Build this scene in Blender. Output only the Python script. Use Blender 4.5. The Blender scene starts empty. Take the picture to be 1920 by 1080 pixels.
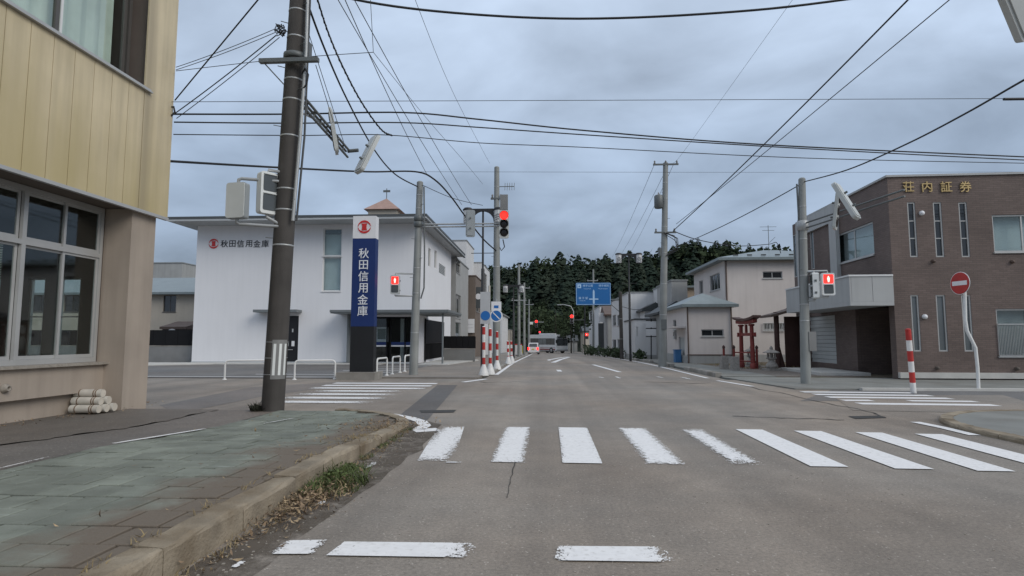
import bpy, bmesh, math, random
import numpy as np
from mathutils import Vector, Matrix
random.seed(7); rng=np.random.default_rng(7)
sc=bpy.context.scene; COL=sc.collection
V=Vector; Z=V((0,0,1)); X=V((1,0,0)); Y=V((0,1,0)); PI=math.pi
# ---------------------------------------------------------------- camera
F=1100.0; CX,CY=960.,540.; VX,VY=1025.,636.; EYE=V((0,0,1.4))
th=math.atan((VY-CY)/F); ps=math.atan((VX-CX)/F*math.cos(th))
Fw=V((-math.sin(ps)*math.cos(th),math.cos(ps)*math.cos(th),math.sin(th)))
Rt=V((math.cos(ps),math.sin(ps),0)); Up=Rt.cross(Fw)
cd=bpy.data.cameras.new('camera'); cam=bpy.data.objects.new('camera',cd); COL.objects.link(cam)
cd.sensor_width=36; cd.lens=36*F/1920; cd.clip_start=.05; cd.clip_end=3000
cam.matrix_world=Matrix(((Rt.x,Up.x,-Fw.x,EYE.x),(Rt.y,Up.y,-Fw.y,EYE.y),(Rt.z,Up.z,-Fw.z,EYE.z),(0,0,0,1)))
sc.camera=cam
# ---------------------------------------------------------------- world: overcast sky over a Nishita sky
SUN_EL,SUN_AZ=math.radians(33),math.radians(124)      # azimuth from +Y towards +X
w=bpy.data.worlds.new('World'); sc.world=w; w.use_nodes=True
nt=w.node_tree; N=nt.nodes; Lk=nt.links; N.clear()
def nd(t,**k):
    n=N.new(t)
    for a,b in k.items(): setattr(n,a,b)
    return n
out=nd('ShaderNodeOutputWorld'); bg=nd('ShaderNodeBackground'); bg.inputs[1].default_value=.1
Lk.new(bg.outputs[0],out.inputs[0])
sky=nd('ShaderNodeTexSky',sky_type='NISHITA'); sky.sun_disc=False; sky.sun_elevation=SUN_EL; sky.sun_rotation=SUN_AZ
tc=nd('ShaderNodeTexCoord'); sp=nd('ShaderNodeSeparateXYZ'); Lk.new(tc.outputs['Generated'],sp.inputs[0])
el=nd('ShaderNodeValToRGB'); Lk.new(sp.outputs[2],el.inputs[0])     # overcast brightening from horizon to zenith
e=el.color_ramp; e.interpolation='EASE'
SKYC=[(0,(2.5,3.05,3.95)),(.1,(2.75,3.4,4.45)),(.25,(3.6,4.5,5.85)),(.45,(4.8,5.8,7.3)),(1,(8.2,8.7,9.5))]
while len(e.elements)<len(SKYC): e.elements.new(.5)
for q,(p,c) in zip(e.elements,SKYC): q.position=p; q.color=(*[v/12 for v in c],1)
sc12=nd('ShaderNodeVectorMath',operation='SCALE'); sc12.inputs['Scale'].default_value=12; Lk.new(el.outputs[0],sc12.inputs[0])
# cloud layer: direction projected on a flat ceiling
zz=nd('ShaderNodeMath',operation='MAXIMUM'); zz.inputs[1].default_value=0; Lk.new(sp.outputs[2],zz.inputs[0])
za=nd('ShaderNodeMath',operation='ADD'); za.inputs[1].default_value=.36; Lk.new(zz.outputs[0],za.inputs[0])
dv=nd('ShaderNodeVectorMath',operation='DIVIDE'); cb=nd('ShaderNodeCombineXYZ')
for i in range(3): Lk.new(za.outputs[0],cb.inputs[i])
Lk.new(tc.outputs['Generated'],dv.inputs[0]); Lk.new(cb.outputs[0],dv.inputs[1])
mp=nd('ShaderNodeMapping'); mp.inputs['Rotation'].default_value=(0,0,.6); mp.inputs['Scale'].default_value=(1.5,1.9,0); mp.inputs['Location'].default_value=(3.1,1.7,0)
Lk.new(dv.outputs[0],mp.inputs[0])
n1=nd('ShaderNodeTexNoise'); n1.inputs['Scale'].default_value=1.5; n1.inputs['Detail'].default_value=6; n1.inputs['Roughness'].default_value=.5; n1.inputs['Distortion'].default_value=.35
Lk.new(mp.outputs[0],n1.inputs['Vector'])
mr=nd('ShaderNodeMapRange'); mr.inputs[1].default_value=.3; mr.inputs[2].default_value=.72; mr.inputs[3].default_value=.82; mr.inputs[4].default_value=1.46
Lk.new(n1.outputs[0],mr.inputs[0])
cl=nd('ShaderNodeVectorMath',operation='SCALE'); Lk.new(sc12.outputs[0],cl.inputs[0]); Lk.new(mr.outputs[0],cl.inputs['Scale'])
mx=nd('ShaderNodeMix',data_type='RGBA'); mx.inputs[0].default_value=.9; Lk.new(sky.outputs[0],mx.inputs[6]); Lk.new(cl.outputs[0],mx.inputs[7])
Lk.new(mx.outputs[2],bg.inputs[0])
# sun behind the cloud: wide and weak
sl=bpy.data.lights.new('sun','SUN'); sl.energy=1.5; sl.angle=math.radians(32); sl.color=(1,.94,.85)
so=bpy.data.objects.new('sun',sl); COL.objects.link(so)
sd=V((math.cos(SUN_EL)*math.sin(SUN_AZ),math.cos(SUN_EL)*math.cos(SUN_AZ),math.sin(SUN_EL)))
so.rotation_euler=sd.to_track_quat('Z','Y').to_euler()
vs=sc.view_settings; vs.view_transform='Standard'; vs.look='None'; vs.gamma=1; vs.exposure=0; vs.use_curve_mapping=False
try: sc.cycles.max_bounces=6; sc.cycles.transparent_max_bounces=12
except Exception: pass
# ---------------------------------------------------------------- placing helpers
def gz(y):                                   # the street falls gently away beyond the crossing
    if y<30: return 0.
    if y<40: return -.0135*(y-30)**2/20
    return -.0135*(y-35)
def ray(px,py): return Fw+Rt*((px-CX)/F)+Up*((CY-py)/F)
def P(px,py,D):
    d=ray(px,py); return EYE+d*(D/d.y)
def G(px,py,dz=0.):                          # point of the ground seen at a photo position
    d=ray(px,py); D=10.
    for _ in range(40):
        D=max(1.,min(200.,(gz(D)+dz-1.4)/d.z*d.y))
    return EYE+d*(D/d.y)
def zat(py,D): return P(1025,py,D).z
# ---------------------------------------------------------------- materials
MATS={}
def mat(name,col,rough=.75,var=.12,scale=2.,bump=.0,bscale=60.,metal=0.,streak=0.,spec=.4,dirt=None,dscale=.8,dlo=.5,dhi=.75,rand=0.):
    m=bpy.data.materials.new(name); m.use_nodes=True; t=m.node_tree; n=t.nodes; l=t.links
    b=n['Principled BSDF']; b.inputs['Roughness'].default_value=rough; b.inputs['Metallic'].default_value=metal
    b.inputs['Specular IOR Level'].default_value=spec
    g=n.new('ShaderNodeNewGeometry')
    def noise(s,det=4,vec=None):
        q=n.new('ShaderNodeTexNoise'); q.inputs['Scale'].default_value=s; q.inputs['Detail'].default_value=det
        l.new(vec or g.outputs['Position'],q.inputs['Vector']); return q.outputs[0]
    def rng_(x,a,b_,c,d):
        q=n.new('ShaderNodeMapRange'); q.inputs[1].default_value=a;q.inputs[2].default_value=b_;q.inputs[3].default_value=c;q.inputs[4].default_value=d
        l.new(x,q.inputs[0]); return q.outputs[0]
    f=rng_(noise(scale),.3,.7,1-var,1+var)
    if streak:
        mpn=n.new('ShaderNodeMapping'); mpn.inputs['Scale'].default_value=(3.2,3.2,.22); l.new(g.outputs['Position'],mpn.inputs[0])
        f2=rng_(noise(1.6,5,mpn.outputs[0]),.42,.72,1,1-streak)
        q=n.new('ShaderNodeMath'); q.operation='MULTIPLY'; l.new(f,q.inputs[0]); l.new(f2,q.inputs[1]); f=q.outputs[0]
    if rand:
        oi=n.new('ShaderNodeObjectInfo'); q=n.new('ShaderNodeMath'); q.operation='MULTIPLY'; l.new(f,q.inputs[0]); l.new(rng_(oi.outputs['Random'],0,1,1-rand,1+rand),q.inputs[1]); f=q.outputs[0]
    c=n.new('ShaderNodeVectorMath'); c.operation='SCALE'; c.inputs[0].default_value=col; l.new(f,c.inputs['Scale']); co=c.outputs[0]
    if dirt:
        q=n.new('ShaderNodeMix'); q.data_type='RGBA'; l.new(rng_(noise(dscale,6),dlo,dhi,0,1),q.inputs[0]); l.new(co,q.inputs[6]); q.inputs[7].default_value=(*dirt,1); co=q.outputs[2]
    l.new(co,b.inputs['Base Color'])
    if bump:
        q=n.new('ShaderNodeBump'); q.inputs['Strength'].default_value=bump; q.inputs['Distance'].default_value=.02; l.new(noise(bscale,3),q.inputs['Height']); l.new(q.outputs[0],b.inputs['Normal'])
    MATS[name]=m; return m
def emis(name,col,s):
    m=mat(name,(.02,.02,.02),.4,0); b=m.node_tree.nodes['Principled BSDF']; b.inputs['Emission Color'].default_value=(*col,1); b.inputs['Emission Strength'].default_value=s; return m
def glassmat(name,tint,refl):
    m=bpy.data.materials.new(name); m.use_nodes=True; t=m.node_tree; n=t.nodes; l=t.links; n.clear()
    o=n.new('ShaderNodeOutputMaterial'); a=n.new('ShaderNodeBsdfTransparent'); a.inputs[0].default_value=(*tint,1)
    g=n.new('ShaderNodeBsdfGlossy'); g.inputs['Roughness'].default_value=.03; g.inputs[0].default_value=(.9,.93,.95,1)
    fr=n.new('ShaderNodeLayerWeight'); fr.inputs[0].default_value=.5; pw=n.new('ShaderNodeMath'); pw.operation='POWER'; pw.inputs[1].default_value=4; l.new(fr.outputs['Facing'],pw.inputs[0]); ad=n.new('ShaderNodeMath'); ad.operation='MULTIPLY_ADD'; ad.inputs[1].default_value=.8; ad.inputs[2].default_value=refl; l.new(pw.outputs[0],ad.inputs[0])
    x=n.new('ShaderNodeMixShader'); l.new(ad.outputs[0],x.inputs[0]); l.new(a.outputs[0],x.inputs[1]); l.new(g.outputs[0],x.inputs[2]); l.new(x.outputs[0],o.inputs[0])
    MATS[name]=m; return m
def brickmat(name,c1,c2,mortar,bw,bh,rough=.7):
    m=mat(name,c1,rough,.1); t=m.node_tree; n=t.nodes; l=t.links; b=n['Principled BSDF']
    tcn=n.new('ShaderNodeTexCoord'); s=n.new('ShaderNodeSeparateXYZ'); l.new(tcn.outputs['Object'],s.inputs[0])
    ad=n.new('ShaderNodeMath'); ad.operation='ADD'; l.new(s.outputs[0],ad.inputs[0]); l.new(s.outputs[1],ad.inputs[1])
    cbn=n.new('ShaderNodeCombineXYZ'); l.new(ad.outputs[0],cbn.inputs[0]); l.new(s.outputs[2],cbn.inputs[1])
    br=n.new('ShaderNodeTexBrick'); br.inputs['Scale'].default_value=1; br.inputs['Brick Width'].default_value=bw; br.inputs['Row Height'].default_value=bh; br.inputs['Mortar Size'].default_value=.006
    br.inputs['Color1'].default_value=(*c1,1);br.inputs['Color2'].default_value=(*c2,1);br.inputs['Mortar'].default_value=(*mortar,1); l.new(cbn.outputs[0],br.inputs['Vector'])
    g=n.new('ShaderNodeNewGeometry'); no=n.new('ShaderNodeTexNoise'); no.inputs['Scale'].default_value=.7; no.inputs['Detail'].default_value=5; l.new(g.outputs['Position'],no.inputs['Vector'])
    mr_=n.new('ShaderNodeMapRange'); mr_.inputs[1].default_value=.3;mr_.inputs[2].default_value=.7;mr_.inputs[3].default_value=.82;mr_.inputs[4].default_value=1.15; l.new(no.outputs[0],mr_.inputs[0])
    vm=n.new('ShaderNodeVectorMath'); vm.operation='SCALE'; l.new(br.outputs['Color'],vm.inputs[0]); l.new(mr_.outputs[0],vm.inputs['Scale']); l.new(vm.outputs[0],b.inputs['Base Color'])
    bu=n.new('ShaderNodeBump'); bu.inputs['Strength'].default_value=.5; bu.inputs['Distance'].default_value=.01; bu.invert=True; l.new(br.outputs['Fac'],bu.inputs['Height']); l.new(bu.outputs[0],b.inputs['Normal'])
    return m
def asphalt(name,col,lanes=True,fine=1.):
    m=mat(name,col,.85,0); t=m.node_tree; n=t.nodes; l=t.links; b=n['Principled BSDF']; b.inputs['Specular IOR Level'].default_value=.5; b.inputs['Roughness'].default_value=.72
    g=n.new('ShaderNodeNewGeometry'); pos=g.outputs['Position']
    def noise(s,det=4,vec=None,r=.5):
        q=n.new('ShaderNodeTexNoise'); q.inputs['Scale'].default_value=s; q.inputs['Detail'].default_value=det; q.inputs['Roughness'].default_value=r; l.new(vec or pos,q.inputs['Vector']); return q.outputs[0]
    def mrg(x,a,b_,c,d):
        q=n.new('ShaderNodeMapRange'); q.inputs[1].default_value=a;q.inputs[2].default_value=b_;q.inputs[3].default_value=c;q.inputs[4].default_value=d; l.new(x,q.inputs[0]); return q.outputs[0]
    def mul(a,b_):
        q=n.new('ShaderNodeMath'); q.operation='MULTIPLY'; l.new(a,q.inputs[0]); l.new(b_,q.inputs[1]); return q.outputs[0]
    f=mul(mrg(noise(.35,7),.32,.68,.80,1.13),mrg(noise(2.2,7,None,.7),.3,.7,.86,1.12))
    if lanes:
        mpn=n.new('ShaderNodeMapping'); mpn.inputs['Scale'].default_value=(1.,.035,1); l.new(pos,mpn.inputs[0])
        f=mul(f,mrg(noise(1.1,4,mpn.outputs[0]),.35,.65,.80,1.12))
    f=mul(f,mrg(noise(38,4,None,.7),.25,.75,.64,1.36)); f=mul(f,mrg(noise(160,2),.3,.7,.8,1.2))
    vo=n.new('ShaderNodeTexVoronoi'); vo.inputs['Scale'].default_value=26; l.new(pos,vo.inputs['Vector'])
    spk=mrg(vo.outputs['Distance'],.13,.22,1,0); pick=mrg(noise(9,3),.46,.6,0,1); spk=mul(spk,pick)
    c=n.new('ShaderNodeVectorMath'); c.operation='SCALE'; l.new(f,c.inputs['Scale'])
    hue=n.new('ShaderNodeMix'); hue.data_type='RGBA'; l.new(mrg(noise(.22,4),.38,.62,0,1),hue.inputs[0]); hue.inputs[6].default_value=(*col,1); hue.inputs[7].default_value=(col[0]*1.07,col[1]*.99,col[2]*.92,1)
    l.new(hue.outputs[2],c.inputs[0])
    x=n.new('ShaderNodeMix'); x.data_type='RGBA'; l.new(mrg(spk,0,1,0,.7),x.inputs[0]); l.new(c.outputs[0],x.inputs[6]); x.inputs[7].default_value=(.5,.46,.4,1)
    l.new(x.outputs[2],b.inputs['Base Color'])
    bu=n.new('ShaderNodeBump'); bu.inputs['Strength'].default_value=.35; bu.inputs['Distance'].default_value=.01; l.new(noise(90,3),bu.inputs['Height']); l.new(bu.outputs[0],b.inputs['Normal'])
    return m
def paintmat(name,col):
    m=mat(name,col,.6,.05,14,dirt=(.50,.48,.45),dscale=22.,dlo=.55,dhi=.85); t=m.node_tree; n=t.nodes; l=t.links; b=n['Principled BSDF']; o=n['Material Output']
    g=n.new('ShaderNodeNewGeometry'); tcn=n.new('ShaderNodeTexCoord'); oi=n.new('ShaderNodeObjectInfo')
    s=n.new('ShaderNodeSeparateXYZ'); l.new(tcn.outputs['Generated'],s.inputs[0])
    def M(op,a,b_=None):
        q=n.new('ShaderNodeMath'); q.operation=op
        for i,v in enumerate((a,b_)):
            if v is None: continue
            if isinstance(v,(int,float)): q.inputs[i].default_value=v
            else: l.new(v,q.inputs[i])
        return q.outputs[0]
    def edge(c): return M('MULTIPLY',M('ABSOLUTE',M('SUBTRACT',c,.5)),2.)
    ed=M('MAXIMUM',M('POWER',edge(s.outputs[0]),2.),M('MULTIPLY',M('POWER',edge(s.outputs[1]),6.),.6))
    n1_=n.new('ShaderNodeTexNoise'); n1_.inputs['Scale'].default_value=15; n1_.inputs['Detail'].default_value=8; n1_.inputs['Roughness'].default_value=.75; l.new(g.outputs['Position'],n1_.inputs['Vector'])
    n2_=n.new('ShaderNodeTexNoise'); n2_.inputs['Scale'].default_value=70; n2_.inputs['Detail'].default_value=3; l.new(g.outputs['Position'],n2_.inputs['Vector'])
    sc_=n.new('ShaderNodeSeparateColor'); l.new(oi.outputs['Color'],sc_.inputs[0])
    wear=M('ADD',sc_.outputs[0],M('MULTIPLY',M('POWER',s.outputs[0],2.),sc_.outputs[1]))
    a=M('ADD',M('MULTIPLY',n1_.outputs[0],.62),M('MULTIPLY',n2_.outputs[0],.38))
    thr=M('ADD',M('MULTIPLY',wear,M('ADD',.37,M('MULTIPLY',ed,.42))),.12)
    keep=M('GREATER_THAN',a,thr)
    tr=n.new('ShaderNodeBsdfTransparent'); mxs=n.new('ShaderNodeMixShader'); l.new(keep,mxs.inputs[0]); l.new(tr.outputs[0],mxs.inputs[1]); l.new(b.outputs[0],mxs.inputs[2]); l.new(mxs.outputs[0],o.inputs[0])
    return m
def tilemat(name):
    m=mat(name,(.185,.20,.168),.85,.2,2.2,rand=.13); t=m.node_tree; n=t.nodes; l=t.links; b=n['Principled BSDF']
    old=b.inputs['Base Color'].links[0].from_socket
    g=n.new('ShaderNodeNewGeometry'); s=n.new('ShaderNodeSeparateXYZ'); l.new(g.outputs['Position'],s.inputs[0])
    def M(op,a,b_=0,c=0):
        q=n.new('ShaderNodeMath'); q.operation=op
        for i,v in enumerate((a,b_,c)):
            if isinstance(v,(int,float)): q.inputs[i].default_value=v
            else: l.new(v,q.inputs[i])
        return q.outputs[0]
    def noise(sc_,d,r=.6):
        q=n.new('ShaderNodeTexNoise'); q.inputs['Scale'].default_value=sc_; q.inputs['Detail'].default_value=d; q.inputs['Roughness'].default_value=r; l.new(g.outputs['Position'],q.inputs['Vector']); return q.outputs[0]
    def mr(x,a,b_,c=0.,d=1.):
        q=n.new('ShaderNodeMapRange'); q.inputs[1].default_value=a;q.inputs[2].default_value=b_;q.inputs[3].default_value=c;q.inputs[4].default_value=d; l.new(x,q.inputs[0]); return q.outputs[0]
    near=mr(s.outputs[0],-3.6,-2.5)                      # soil washed along the kerb
    soil=mr(M('ADD',M('MULTIPLY',near,.55),M('MULTIPLY',noise(1.3,7),.9)),.62,.85)
    worn=M('MULTIPLY',mr(noise(16,5,.75),.60,.72),mr(noise(.8,3),.45,.65))
    mp=n.new('ShaderNodeMapping'); mp.inputs['Scale'].default_value=(2.2,34,1); mp.inputs['Rotation'].default_value=(0,0,.12); l.new(g.outputs['Position'],mp.inputs[0]); q=n.new('ShaderNodeTexNoise'); q.inputs['Scale'].default_value=1; q.inputs['Detail'].default_value=4; q.inputs['Distortion'].default_value=.8; l.new(mp.outputs[0],q.inputs['Vector'])
    scr=M('MULTIPLY',mr(q.outputs[0],.58,.66),mr(noise(.55,4),.47,.6))
    def mix(f,a,c):
        q=n.new('ShaderNodeMix'); q.data_type='RGBA'; l.new(f,q.inputs[0]); l.new(a,q.inputs[6]); q.inputs[7].default_value=(*c,1); return q.outputs[2]
    c=mix(M('MULTIPLY',worn,.6),old,(.30,.33,.31)); c=mix(M('MULTIPLY',scr,.5),c,(.36,.39,.36)); c=mix(M('MULTIPLY',mr(noise(5,6,.7),.5,.7),.5),c,(.125,.135,.105)); c=mix(soil,c,(.15,.123,.095)); l.new(c,b.inputs['Base Color'])
    bu=n.new('ShaderNodeBump'); bu.inputs['Strength'].default_value=.5; bu.inputs['Distance'].default_value=.015; l.new(noise(30,5),bu.inputs['Height']); l.new(bu.outputs[0],b.inputs['Normal'])
    return m
def stainmat(name,col,a0,a1,top):
    m=mat(name,col,.85,.15,3); t=m.node_tree; n=t.nodes; l=t.links; b=n['Principled BSDF']; o=n['Material Output']
    g=n.new('ShaderNodeNewGeometry'); q=n.new('ShaderNodeTexNoise'); q.inputs['Scale'].default_value=2.6; q.inputs['Detail'].default_value=8; q.inputs['Roughness'].default_value=.72; l.new(g.outputs['Position'],q.inputs['Vector'])
    r=n.new('ShaderNodeMapRange'); r.inputs[1].default_value=a0; r.inputs[2].default_value=a1; r.inputs[3].default_value=0; r.inputs[4].default_value=top; l.new(q.outputs[0],r.inputs[0])
    tr=n.new('ShaderNodeBsdfTransparent'); x=n.new('ShaderNodeMixShader'); l.new(r.outputs[0],x.inputs[0]); l.new(tr.outputs[0],x.inputs[1]); l.new(b.outputs[0],x.inputs[2]); l.new(x.outputs[0],o.inputs[0]); return m
# ---------------------------------------------------------------- mesh builder
class MB:
    def __init__(s): s.v=[];s.f=[];s.m=[];s.s=[];s.k=0
    def add(s,vs,fs,smooth=False):
        o=len(s.v); s.v+= [tuple(q) for q in vs]
        for f in fs: s.f.append([o+i for i in f]); s.m.append(s.k); s.s.append(smooth)
        return s
    def mi(s,k): s.k=k; return s
    def lb(s,fr,a0,a1,b0,b1,c0,c1):           # box in a frame (origin, right, outward): a right, b outward, c up
        O,u,n=fr; q=[O+u*a+n*b+Z*c for c in (c0,c1) for b in (b0,b1) for a in (a0,a1)]
        return s.add(q,[(0,1,3,2),(4,6,7,5),(0,4,5,1),(2,3,7,6),(0,2,6,4),(1,5,7,3)])
    def box(s,x0,x1,y0,y1,z0,z1): return s.lb((V((0,0,0)),X,Y),x0,x1,y0,y1,z0,z1)
    def quad(s,*p): return s.add(p,[tuple(range(len(p)))])
    def tube(s,pts,r,n=8,cap=True,smooth=True):
        pts=[V(p) for p in pts]; R=r if isinstance(r,(list,tuple)) else [r]*len(pts); ring=[]; prev=None
        for i,p in enumerate(pts):
            t=(pts[min(i+1,len(pts)-1)]-pts[max(i-1,0)]).normalized()
            a=(X if abs(t.x)<.9 else Y) if prev is None else prev
            a=(a-t*a.dot(t)).normalized(); prev=a; b=t.cross(a)
            ring+=[p+(a*math.cos(2*PI*j/n)+b*math.sin(2*PI*j/n))*R[i] for j in range(n)]
        fs=[(i*n+j,i*n+(j+1)%n,(i+1)*n+(j+1)%n,(i+1)*n+j) for i in range(len(pts)-1) for j in range(n)]
        s.add(ring,fs,smooth)
        if cap:
            s.add(ring[:n],[tuple(range(n))[::-1]]); s.add(ring[-n:],[tuple(range(n))])
        return s
    def lathe(s,c,prof,n=16,axis=Z,smooth=True):
        c=V(c); a=axis.orthogonal().normalized(); b=axis.cross(a)
        ring=[c+axis*h+(a*math.cos(2*PI*j/n)+b*math.sin(2*PI*j/n))*r for r,h in prof for j in range(n)]
        k=len(prof); fs=[(i*n+j,i*n+(j+1)%n,(i+1)*n+(j+1)%n,(i+1)*n+j) for i in range(k-1) for j in range(n)]
        s.add(ring,fs,smooth); s.add(ring[:n],[tuple(range(n))[::-1]]); s.add(ring[-n:],[tuple(range(n))]); return s
    def prism(s,fr,poly,b0,b1):               # polygon of (right, up) points, extruded outward from b0 to b1
        O,u,n=fr; k=len(poly); q=[O+u*a+n*b+Z*c for b in (b0,b1) for a,c in poly]
        return s.add(q,[tuple(range(k))[::-1],tuple(range(k,2*k))]+[(i,(i+1)%k,k+(i+1)%k,k+i) for i in range(k)])
    def flat(s,poly,z0,z1):
        k=len(poly); q=[V((a,b,z)) for z in (z0,z1) for a,b in poly]
        return s.add(q,[tuple(range(k))[::-1],tuple(range(k,2*k))]+[(i,(i+1)%k,k+(i+1)%k,k+i) for i in range(k)])
    def mesh(s,name,mats):
        me=bpy.data.meshes.new(name); me.from_pydata(s.v,[],s.f)
        for m in (mats if isinstance(mats,(list,tuple)) else [mats]): me.materials.append(MATS[m])
        me.polygons.foreach_set('material_index',s.m); me.polygons.foreach_set('use_smooth',s.s); me.update(); return me
    def build(s,name,mats,parent=None,loc=None):
        me=s.mesh(name,mats)
        bm=bmesh.new(); bm.from_mesh(me); bmesh.ops.recalc_face_normals(bm,faces=bm.faces); bm.to_mesh(me); bm.free()
        return link(name,me,parent,loc)
def link(name,me,parent=None,loc=None):
    o=bpy.data.objects.new(name,me); COL.objects.link(o); o.parent=parent
    if loc is not None: o.location=loc
    return o
def tag(o,label=None,cat=None,group=None,kind=None):
    for k,v in (('label',label),('category',cat),('group',group),('kind',kind)):
        if v: o[k]=v
    return o
def thing(name,label,cat,loc=(0,0,0),rz=0.,group=None):
    o=bpy.data.objects.new(name,None); COL.objects.link(o); o.location=loc; o.rotation_euler=(0,0,rz); o.empty_display_size=.2
    return tag(o,label,cat,group)
def kids(o): return list(o.children)
def dup(o,loc=None,rz=None,label=None,parent=None):
    c=o.copy(); COL.objects.link(c); c.parent=parent
    if loc is not None: c.location=loc
    if rz is not None: c.rotation_euler=(0,0,rz)
    if label: c['label']=label
    for ch in kids(o): dup(ch,parent=c)
    return c
def glyph(ch,size,bold=.003,ext=.01):
    c=bpy.data.curves.new('lettering','FONT'); c.body=ch; c.size=size; c.offset=bold*size; c.extrude=ext; c.resolution_u=3
    o=bpy.data.objects.new('lettering',c); COL.objects.link(o); dg=bpy.context.evaluated_depsgraph_get(); dg.update()
    me=bpy.data.meshes.new_from_object(o.evaluated_get(dg)); bpy.data.objects.remove(o); bpy.data.curves.remove(c)
    xs=[q.co.x for q in me.vertices]; ys=[q.co.y for q in me.vertices]
    if xs:
        mxx=(min(xs)+max(xs))/2; my=(min(ys)+max(ys))/2 if len(ch)==1 else .37*size
        for q in me.vertices: q.co.x-=mxx; q.co.y-=my
    return me
def letter(ch,fr,a,c,size,m,parent,off=.012,bold=.003,ext=.008,name='letter'):
    O,u,n=fr; me=glyph(ch,size,bold,ext); me.materials.clear(); me.materials.append(MATS[m])
    o=link(name,me,parent); p=O+u*a+n*off+Z*c
    o.matrix_basis=Matrix(((u.x,0,n.x,p.x),(u.y,0,n.y,p.y),(0,1,0,p.z),(0,0,0,1))); return o
def wallmesh(mb,fr,L,H,holes=(),dep=.15,z0=0):
    O,u,n=fr; us=sorted({0,L,*[h[0] for h in holes],*[h[1] for h in holes]}); zs=sorted({z0,H,*[h[2] for h in holes],*[h[3] for h in holes]})
    q=lambda a,c,d=0: O+u*a+Z*c-n*d
    for a0,a1 in zip(us,us[1:]):
        for c0,c1 in zip(zs,zs[1:]):
            am,cm=(a0+a1)/2,(c0+c1)/2
            if any(h[0]<am<h[1] and h[2]<cm<h[3] for h in holes): continue
            mb.quad(q(a0,c0),q(a1,c0),q(a1,c1),q(a0,c1))
    for h in holes:
        a0,a1,c0,c1=h[:4]
        mb.quad(q(a0,c0),q(a1,c0),q(a1,c0,dep),q(a0,c0,dep)); mb.quad(q(a0,c1),q(a1,c1),q(a1,c1,dep),q(a0,c1,dep))
        mb.quad(q(a0,c0),q(a0,c1),q(a0,c1,dep),q(a0,c0,dep)); mb.quad(q(a1,c0),q(a1,c1),q(a1,c1,dep),q(a1,c0,dep))
def window(par,fr,h,dep=.12,cols=2,rows=1,frame='alu',pane='glass_dark',fw=.05,blind=None,sill=True,name='window',gap=.25):
    a0,a1,c0,c1=h[:4]; m=MB()
    for b in ((a0,a0+fw,c0,c1),(a1-fw,a1,c0,c1),(a0+fw,a1-fw,c0,c0+fw),(a0+fw,a1-fw,c1-fw,c1)): m.lb(fr,b[0],b[1],-dep,-dep+.06,b[2],b[3])
    ws=(a1-a0-2*fw)/cols; hs=(c1-c0-2*fw)/rows
    for i in range(1,cols): x=a0+fw+ws*i; m.lb(fr,x-fw*.45,x+fw*.45,-dep-.002,-dep+.05,c0+fw,c1-fw)
    for i in range(1,rows): z=c0+fw+hs*i; m.lb(fr,a0+fw,a1-fw,-dep-.004,-dep+.045,z-fw*.4,z+fw*.4)
    if sill: m.lb(fr,a0-.03,a1+.03,-.02,.05,c0-.05,c0-.004)
    o=m.build(name,frame,par)
    for i in range(cols):
        for j in range(rows):
            MB().lb(fr,a0+fw+ws*i,a0+fw+ws*(i+1),-dep+.012+.012*(i%2),-dep+.018+.012*(i%2),c0+fw+hs*j,c0+fw+hs*(j+1)).build('pane',pane,o)
    if blind: MB().lb(fr,a0-.02,a1+.02,-dep-gap-.02,-dep-gap,c0-.02,c1+.02).build('blind',blind,o)
    return o
def sides(fr,W,D):
    O,u,n=fr
    return {'F':(fr,W),'L':((O-n*D,n,-u),D),'R':((O+u*W,-n,u),D),'B':((O+u*W-n*D,-u,-n),W)}
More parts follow.
